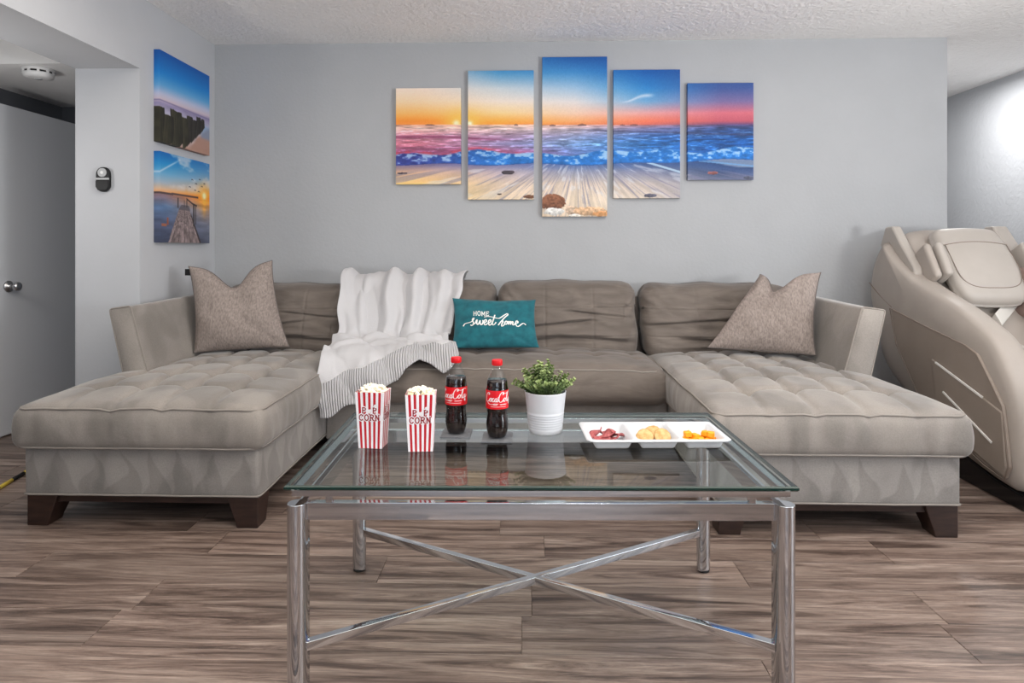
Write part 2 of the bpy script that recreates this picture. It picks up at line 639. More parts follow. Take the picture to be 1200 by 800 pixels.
struct(box('ceiling', XP - .1, XR + .1, YR - .1, 7.1, ZC, ZC + .1, M_ceil), 'off-white textured ceiling above the living room', 'ceiling')
struct(box('wall_back', XL - .35, XE, YB, YB + .12, -0.006, ZC, M_wall), 'light grey wall behind the sofa with five canvases', 'wall')
struct(box('wall_right', XR, XR + .1, YR - .1, 7.1, -0.006, ZC, M_wallside), 'grey heavily textured wall of the hallway behind the massage chair', 'wall')
struct(box('wall_hallway_end', XE - .1, XR, 7.0, 7.1, -0.006, ZC, M_wall), 'grey wall closing the far end of the hallway', 'wall')
struct(box('wall_hallway_side', XE - .12, XE, YB + .12, 7.0, -0.006, ZC, M_wall), 'grey hallway wall around the corner of the sofa wall', 'wall')
struct(box('wall_passage', XP - .1, XP, YR - .1, 4.57, -0.006, ZC, M_darkwall), 'dark grey wall of the side passage behind the open door', 'wall')
struct(box('wall_passage_end', XP, XL - .35, 4.45, 4.57, -0.006, ZC, M_darkwall), 'dark grey end wall of the side passage', 'wall')
# left wall: pier, header, wall nearer the camera
bm = bmesh.new()


def bm_box(bm, x0, x1, y0, y1, z0, z1):
    v = [bm.verts.new((x, y, z)) for x in (x0, x1) for y in (y0, y1) for z in (z0, z1)]
    for f in [(0, 1, 3, 2), (4, 6, 7, 5), (0, 4, 5, 1), (2, 3, 7, 6), (0, 2, 6, 4), (1, 5, 7, 3)]:
        bm.faces.new([v[k] for k in f])


bm_box(bm, XL - .35, XL, YJ, YB, -0.006, ZC)
bm_box(bm, XL - .35, XL, YR, YO, -0.006, ZC)
bm_box(bm, XL - .35, XL, YO, YJ, ZS, ZC)
struct(bm_obj('wall_left', bm, M_soffit, smooth=False), 'grey left wall with a wide opening and a low header', 'wall')
M_passceil = textured('passage_ceiling_paint', L3(232, 232, 232), L3(236, 236, 236), 3, 0.9, 60, 0.12, 0.004)
struct(box('ceiling_passage', XP, XL - .35, 3.40, 4.45, 2.092, ZC, M_passceil), 'lowered white ceiling of the side passage', 'ceiling')

# wall behind the camera with a window opening, glazed
bm = bmesh.new()
wx0, wx1, wz0, wz1 = -1.35, 1.75, 0.48, 2.22
bm_box(bm, XP, wx0, YR - .1, YR, -0.006, ZC)
bm_box(bm, wx1, XR, YR - .1, YR, -0.006, ZC)
bm_box(bm, wx0, wx1, YR - .1, YR, -0.006, wz0)
bm_box(bm, wx0, wx1, YR - .1, YR, wz1, ZC)
struct(bm_obj('wall_front', bm, M_wall, smooth=False), 'grey wall with a wide window facing the sofa', 'wall')
win = box('window_1', wx0, wx1, YR - .06, YR - .05, wz0, wz1, M_pet)
struct(win, 'wide window with white frame facing the sofa', 'window')
for (a, b, c, d) in [(wx0, wx1, wz0, wz0 + .06), (wx0, wx1, wz1 - .06, wz1), (wx0, wx0 + .06, wz0, wz1), (wx1 - .06, wx1, wz0, wz1), (.17, .23, wz0, wz1)]:
    box('window_frame', a, b, YR - .09, YR - .02, c, d, M_trimw, win)

# open door in the passage, hinged at the end wall
door = box('door_1', -3.075, -3.035, 3.60, 4.40, 0.008, 1.94, M_door, None, 0.003)
struct(door, 'plain grey door standing open in the side passage', 'door')
kn = at_x(3, 336, -3.035)
prof = [(0.0, 0), (.034, 0), (.034, .008), (.014, .012), (.012, .034), (.024, .040), (.027, .052), (.025, .066), (.014, .072), (0, .072)]
v, f = lathe_data(prof, 24, cap0=False, cap1=False)
v = [(-3.035 + z, kn.y + .04 + a, kn.z + b) for a, b, z in v]
mesh('door_knob', v, f, M_brushed, door)
# door casing on the end wall
casing = box('trim_1', -3.03, -2.96, 4.425, 4.45, 0, 2.0, M_trimw, None, 0.003)
struct(casing, 'white door casing on the end wall of the side passage', 'trim')

# smoke detector on the lowered ceiling
sm = at_z(42, 80, 2.092)
sd = thing('smoke_detector', 'white round smoke detector on the passage ceiling', 'smoke detector', (sm.x, sm.y + .02, 2.092))
lathe('base_ring', [(0.08, 0), (0.08, -.012), (.07, -.014)], M_white_plastic, sd, 40)
lathe('vent_slot', [(0.068, -.014), (0.068, -.026)], M_black_plastic, sd, 40)
lathe('cover', [(0.074, -.024), (0.076, -.030), (.070, -.046), (.045, -.052), (.0, -.052)], M_white_plastic, sd, 40, cap1=False)
for k in range(10):
    a = 2 * PI * k / 10
    o = box('vent_rib', -.006, .006, .066, .076, -.027, -.012, M_white_plastic, sd)
    o.rotation_euler.z = a
lathe('test_button', [(0.018, -.051), (0.018, -.055), (0, -.055)], M_grey_plastic, sd, 20, cap1=False)

# small black remote in its holder on the jamb
ra, rb_ = at_y(115, 196, YJ), at_y(131, 225, YJ)
rcx, rcz, rw, rh = (ra.x + rb_.x) / 2, (ra.z + rb_.z) / 2, (rb_.x - ra.x), (ra.z - rb_.z)
rem = thing('wall_remote', 'small black remote control with white dial on the wall pier', 'remote control', (rcx, YJ, rcz))


def capsule_outline(w, h, n=10):
    r = w / 2
    pts = []
    for i in range(n + 1):
        a = PI * i / n
        pts.append((r * math.cos(a), h / 2 - r + r * math.sin(a)))
    for i in range(n + 1):
        a = PI + PI * i / n
        pts.append((r * math.cos(a), -h / 2 + r + r * math.sin(a)))
    return pts


def plate_y(name, outline, y0, y1, m, parent, bev=0.0):
    n = len(outline)
    bm = bmesh.new()
    a = [bm.verts.new((x, y0, z)) for x, z in outline]
    b = [bm.verts.new((x, y1, z)) for x, z in outline]
    bm.faces.new(a); bm.faces.new(b)
    for i in range(n):
        j = (i + 1) % n
        bm.faces.new((a[i], a[j], b[j], b[i]))
    o = bm_obj(name, bm, m, parent, bev > 0)
    if bev:
        bevel(o, bev, 2, 50)
    return o


def circle_pts(cx, cz, r, n=24):
    return [(cx + r * math.cos(2 * PI * i / n), cz + r * math.sin(2 * PI * i / n)) for i in range(n)]


plate_y('body', capsule_outline(rw, rh), -.022, 0, M_black_plastic, rem, .006)
plate_y('dial', circle_pts(0, rh * .27, rw * .32), -.026, -.020, M_grey_plastic, rem, .001)
plate_y('dial_button', circle_pts(0, rh * .27, rw * .11, 12), -.028, -.024, M_white_plastic, rem)
plate_y('band', [(-rw * .48, -rh * .02), (rw * .48, -rh * .02), (rw * .48, rh * .06), (-rw * .48, rh * .06)], -.027, -.018, M_grey_plastic, rem, .001)
plate_y('holder', [(-rw * .46, -rh * .06), (rw * .46, -rh * .06), (rw * .46, -rh * .30), (rw * .3, -rh * .44), (-rw * .3, -rh * .44), (-rw * .46, -rh * .30)], -.027, -.018, M_black_plastic, rem, .002)

# ------------------------------------------------------------------ prints
rng = np.random.RandomState(5)


def vnoise(x, y, seed=0):
    """smooth value noise on arrays"""
    xi, yi = np.floor(x).astype(int), np.floor(y).astype(int)
    fx, fy = x - xi, y - yi
    fx, fy = fx * fx * (3 - 2 * fx), fy * fy * (3 - 2 * fy)

    def h(a, b):
        n = (a * 374761393 + b * 668265263 + seed * 1274126177) & 0x7fffffff
        n = ((n ^ (n >> 13)) * 1274126177) & 0x7fffffff
        return ((n ^ (n >> 16)) & 0xffff) / 65535.0
    return (h(xi, yi) * (1 - fx) + h(xi + 1, yi) * fx) * (1 - fy) + (h(xi, yi + 1) * (1 - fx) + h(xi + 1, yi + 1) * fx) * fy


def fbm(x, y, seed=0, o=4):
    s, a, t = 0, 0.5, 0
    for i in range(o):
        s = s + a * vnoise(x * 2 ** i, y * 2 ** i, seed + i)
        t += a
        a *= 0.5
    return s / t


def sstep(a, b, x):
    t = np.clip((x - a) / (b - a), 0, 1)
    return t * t * (3 - 2 * t)


def grid_colors(tab, xs, rows, X, Y):
    """tab[col] = colours for rows; smooth bilinear blend"""
    tab = np.array(tab, float)                           # cols, rows, 3
    out = np.zeros(X.shape + (3,))
    cx = np.interp(X, xs, np.arange(len(xs)))
    for ch in range(3):
        cols = np.stack([np.interp(Y, rows[c] if isinstance(rows[0], list) else rows, tab[c, :, ch]) for c in range(len(xs))], -1)
        i0 = np.clip(np.floor(cx).astype(int), 0, len(xs) - 2)
        t = cx - i0
        out[..., ch] = np.take_along_axis(cols, i0[..., None], -1)[..., 0] * (1 - t) + np.take_along_axis(cols, i0[..., None] + 1, -1)[..., 0] * t
    return out


def blend(img, mask, col):
    mask = np.clip(mask, 0, 1)[..., None]
    return img * (1 - mask) + np.array(col, float) * mask


def poly_mask(X, Y, pts):
    inside = np.zeros(X.shape, bool)
    n = len(pts)
    j = n - 1
    for i in range(n):
        xi, yi = pts[i]; xj, yj = pts[j]
        if yi != yj:
            c = ((yi > Y) != (yj > Y)) & (X < (xj - xi) * (Y - yi) / (yj - yi) + xi)
            inside ^= c
        j = i
    return inside.astype(float)


def seascape(X, Y):
    """beach at sunset, coordinates of the five-panel picture (0..1200, 0..574 down)"""
    rows = [40, 90, 140, 180, 215, 240, 252]
    sky = [
        [(150, 180, 205), (235, 220, 215), (250, 228, 212), (252, 218, 178), (253, 190, 110), (250, 150, 50), (252, 150, 70)],
        [(40, 120, 190), (70, 150, 205), (205, 215, 222), (246, 230, 215), (250, 214, 150), (250, 176, 70), (252, 160, 60)],
        [(10, 80, 160), (60, 140, 205), (160, 195, 225), (228, 222, 222), (242, 205, 180), (243, 170, 110), (240, 140, 80)],
        [(0, 72, 150), (5, 90, 172), (40, 130, 200), (110, 165, 210), (225, 160, 160), (236, 120, 90), (215, 105, 95)],
        [(30, 70, 130), (28, 72, 138), (60, 85, 150), (120, 105, 155), (210, 108, 124), (190, 88, 105), (95, 70, 120)]]
    xs = [140, 380, 610, 830, 1060]
    img = grid_colors(sky, xs, rows, X, Y)
    # streak of high cloud
    d = np.abs((Y - 183) + (X - 745) * 0.23 + 3 * np.sin(X / 14))
    cl = np.exp(-(d / (2.5 + 3 * sstep(750, 830, X))) ** 2) * sstep(740, 780, X) * (1 - sstep(830, 860, X))
    img = blend(img, cl * 0.7, (215, 225, 240))
    # sun
    for sx in (248, 290):
        r = np.hypot(X - sx, (Y - 248))
        img = blend(img, np.exp(-(r / 36) ** 2) * 0.75, (255, 205, 90))
        img = blend(img, np.exp(-(r / 9) ** 2) * 1.2, (255, 248, 215))
    # sea
    rs = [250, 262, 285, 310, 332]
    sea = [
        [(246, 180, 150), (240, 190, 178), (196, 130, 150), (205, 120, 140), (150, 80, 120)],
        [(236, 190, 165), (225, 195, 190), (175, 140, 170), (150, 140, 185), (165, 90, 130)],
        [(220, 175, 165), (205, 185, 195), (135, 145, 185), (110, 145, 195), (95, 120, 180)],
        [(190, 135, 145), (120, 120, 165), (60, 105, 175), (40, 110, 185), (40, 105, 180)],
        [(90, 75, 120), (50, 75, 130), (25, 75, 140), (20, 85, 160), (20, 85, 165)]]
    s = grid_colors(sea, xs, rs, X, Y)
    rip = fbm(X / 34, Y / 3.6, 3, 4) - 0.5
    s = s * (1 + rip[..., None] * 0.9)
    gl = sstep(0.55, 0.8, fbm(X / 22, Y / 3.0, 9, 4)) * sstep(252, 275, Y)
    s = s + gl[..., None] * np.array([50, 60, 70])
    dark = np.exp(-((Y - 292 + 4 * np.sin(X / 90)) / 4.5) ** 2) * (1 - sstep(300, 480, X))
    s = blend(s, dark * .7, (130, 50, 90))
    dk2 = np.exp(-((Y - 276 - (X - 950) * .03) / 3.5) ** 2) * sstep(500, 760, X)
    s = blend(s, dk2 * .6, (60, 60, 95))
    img = np.where((Y > 251)[..., None], s, img)
    # boats on the horizon
    for bx, bw, bh in ((168, 14, 2), (430, 6, 4), (542, 9, 3), (632, 13, 5), (755, 7, 3), (790, 12, 4)):
        img = blend(img, ((np.abs(X - bx) < bw) & (Y > 252 - bh) & (Y < 254) & (Y > 252 - bh * (1 - .7 * np.abs(X - bx) / bw))).astype(float) * .6, (90, 66, 70))
    # breaking wave
    crest = 336 + 6 * np.sin(X / 70) + 5 * np.sin(X / 31 + 1) - 12 * sstep(700, 1100, X)
    base = 372 - 14 * sstep(650, 1150, X) + 3 * np.sin(X / 45)
    t = np.clip((Y - crest) / (base - crest), 0, 1)
    inw = sstep(-1.5, 1.5, Y - crest) * (1 - sstep(-1.5, 1.5, Y - base))
    wv = fbm(X / 15, Y / 8, 21, 5)
    a = np.array([50, 62, 140]) * (1 - sstep(80, 420, X))[..., None] + np.array([30, 110, 190]) * sstep(80, 420, X)[..., None]
    wcol = a * (0.75 + 0.7 * wv[..., None])
    foam = sstep(0.54, 0.76, wv + 0.26 * (1 - t) - 0.10)
    wcol = wcol + foam[..., None] * (np.array([175, 205, 232]) - wcol) * 0.8
    img = img * (1 - inw[..., None]) + wcol * inw[..., None]
    red = np.exp(-((Y - crest + 3) / 5) ** 2) * (1 - sstep(330, 560, X)) * sstep(.4, .6, fbm(X / 20, Y / 6, 33, 3))
    img = blend(img, red * .7, (205, 70, 90))
    shb = np.exp(-((Y - base - 3) / 4.5) ** 2)
    img = blend(img, shb * .75, (40, 55, 105))
    # wet sand with radial streaks
    rg = [372, 395, 430, 480, 535]
    sand = [
        [(120, 110, 150), (222, 180, 150), (250, 206, 130), (250, 215, 140), (250, 220, 150)],
        [(110, 115, 160), (180, 165, 175), (222, 200, 180), (228, 206, 178), (214, 190, 160)],
        [(80, 110, 165), (150, 155, 178), (212, 196, 182), (226, 208, 186), (214, 196, 176)],
        [(70, 95, 145), (130, 135, 160), (190, 178, 172), (214, 200, 184), (208, 196, 182)],
        [(40, 70, 120), (62, 82, 125), (120, 125, 150), (150, 148, 165), (160, 156, 170)]]
    sd_ = grid_colors(sand, xs, rg, X, Y)
    ang = np.arctan2(X - 620, np.maximum(Y - 300, 1))
    st = fbm(ang * 26, np.log(np.maximum(Y - 300, 1)) * 3, 41, 4)
    sd_ = sd_ * (0.86 + 0.30 * st[..., None])
    ang2 = fbm(ang * 60, Y / 60, 43, 3)
    sd_ = blend(sd_, sstep(.58, .72, ang2) * sstep(380, 400, Y) * .5, (120, 120, 150))
    fo = sstep(.60, .70, fbm(ang * 14 + 5, Y / 26, 47, 4)) * (1 - sstep(440, 500, Y))
    sd_ = blend(sd_, fo * .4, (228, 234, 244))
    arc = np.abs(Y - (362 + (X - 820) * 0.30)) < 3.2
    sd_ = blend(sd_, arc * (X > 825) * (X < 935) * .75, (190, 220, 240))
    arc = np.abs(Y - (358 + (X - 960) * 0.10)) < 2.5
    sd_ = blend(sd_, arc * (X > 960) * .6, (110, 170, 225))
    img = np.where((Y > base)[..., None], sd_, img)
    # stones
    for cx, cy, rx, ry, c in ((405, 396, 20, 7, (70, 62, 70)), (380, 462, 8, 3, (70, 60, 60)), (470, 470, 18, 6, (110, 75, 55)), (85, 398, 18, 3, (60, 55, 70)),
                              (840, 466, 20, 6, (95, 95, 110)), (1030, 398, 16, 5, (150, 95, 95)), (1142, 413, 16, 5, (80, 85, 105)),
                              (545, 488, 38, 27, (128, 84, 62)), (600, 512, 22, 16, (196, 172, 150)), (655, 514, 58, 14, (214, 176, 140)),
                              (548, 515, 34, 12, (222, 220, 216)), (690, 522, 24, 9, (205, 150, 100)), (610, 528, 20, 7, (235, 228, 218))):
        rr = np.hypot((X - cx) / rx, (Y - cy) / ry) + (fbm(X / 9, Y / 9, 51, 3) - .5) * .5
        k = 1 - sstep(.92, 1.0, rr)
        tex = (0.7 + 0.6 * fbm(X / 6, Y / 5, 55, 3) - 0.35 * (Y - cy) / ry * .5)
        col = np.array(c, float)[None, None] * tex[..., None]
        img = img * (1 - k[..., None]) + col * k[..., None]
    gr = fbm(X / 2.2, Y / 2.2, 61, 2) - .5
    return np.clip(img + gr[..., None] * 14, 0, 255)


def groyne(X, Y):
    """wooden posts running into a calm sea at dusk; unit coordinates, y down"""
    r = [0, .22, .36, .46, .52, .56, .70, 1.0]
    c = [(0, 84, 168), (20, 128, 208), (95, 165, 220), (190, 195, 222), (208, 192, 205), (150, 140, 180), (205, 205, 220), (190, 160, 150)]
    img = grid_colors([c, c], [0, 1], r, X, Y + 0.03 * (X - .5))
    img = np.where((Y > .545 - .0 * X)[..., None], img * (0.86 + .25 * fbm(X * 6, Y * 30, 2, 3)[..., None]), img)
    img = blend(img, np.exp(-((Y - .545) / .008) ** 2) * .8, (120, 110, 150))
    sandm = sstep(.0, .08, Y - (.98 - .32 * sstep(.45, 1.0, X)) + .05 * fbm(X * 8, Y * 8, 4, 3))
    img = blend(img, sandm * .9, (172, 132, 116))
    blue = sstep(.62, .68, Y) * (1 - sstep(.78, .84, Y)) * sstep(.75, .85, X)
    img = blend(img, blue * .6, (110, 150, 195))
    posts = [(.86, .035, .575, .70), (.80, .04, .60, .76), (.74, .045, .57, .80), (.66, .05, .62, .86), (.57, .06, .60, .92), (.48, .07, .64, .99),
             (.31, .11, .60, 1.05), (.14, .10, .68, 1.05), (.0, .07, .62, 1.05)]
    for i, (cx, w, t0, t1) in enumerate(posts):
        jag = .02 * (fbm(X * 40, Y * 0 + i, 70 + i, 2) - .5)
        k = sstep(-.006, .006, w - np.abs(X - cx - .015 * np.sin(Y * 9 + i))) * sstep(-.005, .005, Y - t0 + jag) * (1 - sstep(-.01, .01, Y - t1 + .9 * (X - cx)))
        tx = fbm(X * 60, Y * 10, 80 + i, 4)
        sh = .6 + .7 * tx + .25 * (cx - X) / w
        base = np.array((52, 50, 36), float) if i > 4 else np.array((46, 42, 38), float)
        img = img * (1 - k[..., None]) + (base[None, None] * sh[..., None]) * k[..., None]
        dark = k * sstep(.8, 1.0, np.abs(X - cx) / w)
        img = blend(img, dark * .6, (22, 20, 20))
    return np.clip(img, 0, 255)


def jetty(X, Y):
    """old plank jetty leading to a low sun; unit coordinates, y down"""
    r = [0, .12, .24, .34, .41, .44, .47, .60, .78, 1.0]
    a = [(0, 100, 180), (30, 140, 205), (110, 175, 215), (170, 185, 200), (225, 185, 150), (235, 170, 115), (150, 120, 130), (90, 120, 160), (80, 90, 120), (60, 70, 95)]
    b = [(40, 120, 190), (90, 150, 200), (150, 175, 200), (220, 180, 140), (252, 160, 50), (252, 130, 20), (245, 150, 60), (175, 150, 140), (120, 125, 145), (80, 85, 105)]
    img = grid_colors([a, b], [.1, .95], r, X, Y)
    cl = sstep(.5, .72, fbm(X * 4 + 2, Y * 8, 90, 4)) * (1 - sstep(.34, .44, Y))
    img = blend(img, cl * .65, (225, 222, 225))
    st = np.exp(-((Y - .20 + .48 * (X - .05)) / .012) ** 2) * (X < .38) * (1 - sstep(.2, .38, X) * .5)
    img = blend(img, st * .7, (210, 225, 240))
    rr = np.hypot(X - .88, (Y - .415) * 1.0)
    img = blend(img, np.exp(-(rr / .14) ** 2) * .8, (255, 170, 40))
    img = blend(img, np.exp(-(rr / .045) ** 2) * 1.3, (255, 240, 180))
    gx = np.exp(-((X - .88) / .04) ** 2) * (Y > .46) * (1 - sstep(.5, .75, Y))
    img = blend(img, gx * .8, (255, 180, 70))
    img = blend(img, ((np.abs(Y - .452 + .01 * X) < .012) & (X < .75)) * .8, (60, 50, 60))
    wr = fbm(X * 5, Y * 24, 95, 4)
    img = np.where((Y > .465)[..., None], img * (.8 + .4 * wr[..., None]), img)
    for bx, by in ((.62, .24), (.70, .28), (.78, .22), (.83, .30), (.57, .33), (.68, .36), (.88, .26), (.76, .37)):
        img = blend(img, ((np.abs(X - bx) < .022) & (np.abs(Y - by - .25 * np.abs(X - bx)) < .006)) * .8, (50, 50, 60))
    # deck
    dk = poly_mask(X, Y, [(.36, .60), (.56, .60), (.78, 1.01), (.14, 1.01)])
    yy = np.clip((Y - .58) / .43, 0.01, 1)
    pl = np.mod(6.5 / (yy + .22), 1)
    lx = (X - (.46 - .0 * yy)) / (0.08 + .30 * yy)
    tx = fbm(lx * 9, 9 / (yy + .2), 99, 4)
    col = np.array((138, 122, 122), float) * (.55 + .85 * tx[..., None])
    col = col * (1 - .55 * ((np.mod(lx * 3, 1) < .07) | (pl < .0))[..., None])
    img = img * (1 - dk[..., None]) + col * dk[..., None]
    far = poly_mask(X, Y, [(.40, .56), (.55, .56), (.58, .62), (.34, .62)])
    img = blend(img, far * .9, (95, 88, 95))
    img = blend(img, poly_mask(X, Y, [(.20, .94), (.14, 1.01), (.0, 1.01), (.0, .97)]) * .7, (60, 66, 90))
    img = blend(img, poly_mask(X, Y, [(.58, .66), (.60, .66), (.82, 1.01), (.78, 1.01)]) * .9, (58, 46, 46))
    # rail and posts
    for (x0, x1, y0, y1, c) in ((.635, .665, .53, .80, (52, 44, 46)), (.685, .70, .55, .78, (60, 50, 50)), (.50, .52, .48, .58, (60, 52, 56)), (.32, .345, .48, .60, (60, 52, 56)),
                                (.13, .155, .72, .80, (150, 85, 60)), (.03, .12, .79, .82, (165, 100, 70)), (.45, .465, .50, .58, (60, 52, 56))):
        img = blend(img, ((X > x0) & (X < x1) & (Y > y0) & (Y < y1)) * .95, c)
    for (xa, ya, xb, yb) in ((.50, .48, .66, .545), (.64, .535, .72, .55)):
        t = np.clip((X - xa) / (xb - xa), 0, 1)
        img = blend(img, ((np.abs(Y - ya - t * (yb - ya)) < .011) & (X >= xa) & (X <= xb)) * .95, (50, 42, 44))
    return np.clip(img, 0, 255)


def canvas(name, origin, ux, uz, un, w, h, depth, nx, nz, img_fn, gain, label, group):
    """stretched canvas; origin = top-left front corner, ux along width, uz down, un towards the wall"""
    s = np.linspace(0, 1, nx); t = np.linspace(0, 1, nz)
    S, T = np.meshgrid(s, t)
    col = lin(img_fn(S, T)) * gain
    col = np.clip(col, 0, 0.93)
    P = origin[None, None] + S[..., None] * w * ux + T[..., None] * h * uz
    verts = P.reshape(-1, 3)
    cols = col.reshape(-1, 3)
    ii = np.arange(nx * nz).reshape(nz, nx)
    q = np.stack([ii[:-1, :-1], ii[1:, :-1], ii[1:, 1:], ii[:-1, 1:]], -1).reshape(-1, 4)
    ring = np.concatenate([ii[0, :], ii[1:, -1], ii[-1, -2::-1], ii[-2:0:-1, 0]])
    n0 = len(verts)
    m = len(ring)
    bv = verts[ring] + un * depth
    verts = np.vstack([verts, bv])
    cols = np.vstack([cols, cols[ring] * 0.9])
    r2 = np.arange(m)
    side = np.stack([ring, np.roll(ring, -1), n0 + np.roll(r2, -1), n0 + r2], -1)
    faces = [tuple(map(int, x)) for x in q] + [tuple(map(int, x)) for x in side]
    me = bpy.data.meshes.new('print')
    me.from_pydata(verts.tolist(), [], faces)
    at_ = me.attributes.new('Col', 'FLOAT_COLOR', 'POINT')
    at_.data.foreach_set('color', np.hstack([cols, np.ones((len(cols), 1))]).astype(np.float32).ravel())
    base = origin + ux * w / 2 + uz * h + un * depth
    th = thing(name, label, 'picture', tuple(base), group, world=True)
    link('print', me, M_print, th, False)
    # wooden stretcher at the back
    o4 = origin + un * (depth - .004)
    bm = bmesh.new()
    fw = .03
    for (a0, a1, b0, b1) in ((.004, w - .004, .004, fw), (.004, w - .004, h - fw, h - .004), (.004, fw, fw, h - fw), (w - fw, w - .004, fw, h - fw)):
        vs = [bm.verts.new(o4 + ux * a + uz * b + un * d) for a in (a0, a1) for b in (b0, b1) for d in (-.012, .0035)]
        for f in [(0, 1, 3, 2), (4, 6, 7, 5), (0, 4, 5, 1), (2, 3, 7, 6), (0, 2, 6, 4), (1, 5, 7, 3)]:
            bm.faces.new([vs[k] for k in f])
    bm_obj('stretcher_frame', bm, M_canvas_back, th, False)
    return th


PRINT_GAIN = 0.98
CD = 0.034
for (u0, v0, u1, v1, zx0, zy0, zx1, zy1, lab) in [
    (464, 103.5, 540, 215.5, 66, 141, 261, 431, 'canvas of an orange sun at the sea horizon, outer panel nearest the passage'),
    (548.5, 83, 625.5, 233.5, 286, 86, 483, 478, 'tall canvas of golden sky and pale sand beside the sun panel'),
    (635.5, 67, 711.5, 253.5, 511, 44, 708, 530, 'tallest centre canvas with rocks on the sand and deep blue sky'),
    (719, 82, 797, 232, 728, 84, 930, 474, 'tall canvas with a wispy cloud, blue sky and streaked wet sand'),
    (806, 97.5, 883, 210.5, 952, 124, 1156, 419, 'canvas of dusky blue sea and pink horizon, outer panel nearest the hallway')]:
    a = at_y(u0, v0, YB - CD); b = at_y(u1, v1, YB - CD)
    w, h = b.x - a.x, a.z - b.z

    def fn(S, T, q=(zx0, zy0, zx1, zy1)):
        return seascape(q[0] + S * (q[2] - q[0]), q[1] + T * (q[3] - q[1]))
    canvas('canvas_print', np.array(a), np.array([1., 0, 0]), np.array([0, 0, -1.]), np.array([0, 1., 0]), w, h, CD - .0005, 150, int(150 * h / w), fn, PRINT_GAIN, lab, 'five-panel seascape above the sofa')
for (za, zb, fn, lab) in [(2.196, 1.690, groyne, 'square canvas of dark posts by calm sea, upper of two on left wall'),
                          (1.637, 1.133, jetty, 'square canvas of plank jetty at sunset, lower of two on left wall')]:
    canvas('canvas_print', np.array([XL + CD, 3.508, za]), np.array([0, 1., 0]), np.array([0, 0, -1.]), np.array([-1., 0, 0]), .562, za - zb, CD - .0005, 170, 170, fn, PRINT_GAIN, lab, 'two square sea canvases on the left wall')

# ------------------------------------------------------------------ sofa
sofa = thing('sectional_sofa', 'U-shaped grey suede sectional sofa with two tufted chaises', 'sofa', (-0.17, 3.3, 0), world=True)
SX = [-1.985, -1.045, 0.735, 1.650]
SYF, SYB = 2.51, 4.16
ZB0, ZB1 = 0.122, 0.318        # upholstered base
ZC1 = 0.475                    # seam height of the seat cushions


def nz3(x, y, z, s):
    return mnoise.noise(Vector((x * s, y * s, z * s)))


def base_fn(x, y, z):
    k = nz3(x, y, z, 6) * .004
    return Vector((x + k, y + k, z))


def foot(x, y, sx, sy):
    """tapered corner foot; sx, sy point towards the middle of the base"""
    t, b = .125, .085
    z1 = ZB0 + .002
    v = []
    for (w, z) in ((b, 0), (b + .004, .02), (t, z1)):
        for (i, j) in ((0, 0), (1, 0), (1, 1), (0, 1)):
            v.append((x + sx * i * w, y + sy * j * w, z))
    f = [(0, 3, 2, 1), (8, 9, 10, 11)]
    for l in (0, 4):
        for i in range(4):
            j = (i + 1) % 4
            f.append((l + i, l + j, l + 4 + j, l + 4 + i))
    bm = bmesh.new()
    bv = [bm.verts.new(p) for p in v]
    for q in f:
        bm.faces.new([bv[k] for k in q])
    o = bm_obj('foot', bm, M_espresso, sofa)
    bevel(o, .004, 2)


def piping(parent, x0, x1, y0, y1, z, rc, fn, rad=.0045):
    pts = []
    for (cx, cy, a0) in ((x1 - rc, y1 - rc, 0), (x0 + rc, y1 - rc, 90), (x0 + rc, y0 + rc, 180), (x1 - rc, y0 + rc, 270)):
        for i in range(6):
            a = math.radians(a0 + 18 * i)
            pts.append(Vector((cx + rc * math.cos(a), cy + rc * math.sin(a), z)))
    full = []
    for i in range(len(pts)):
        a, b = pts[i], pts[(i + 1) % len(pts)]
        n = max(1, int((b - a).length / .04))
        for k in range(n):
            full.append(a.lerp(b, k / n))
    full = [fn(*p) for p in full]
    return tube('piping', full, rad, M_piping, parent, 6, True)


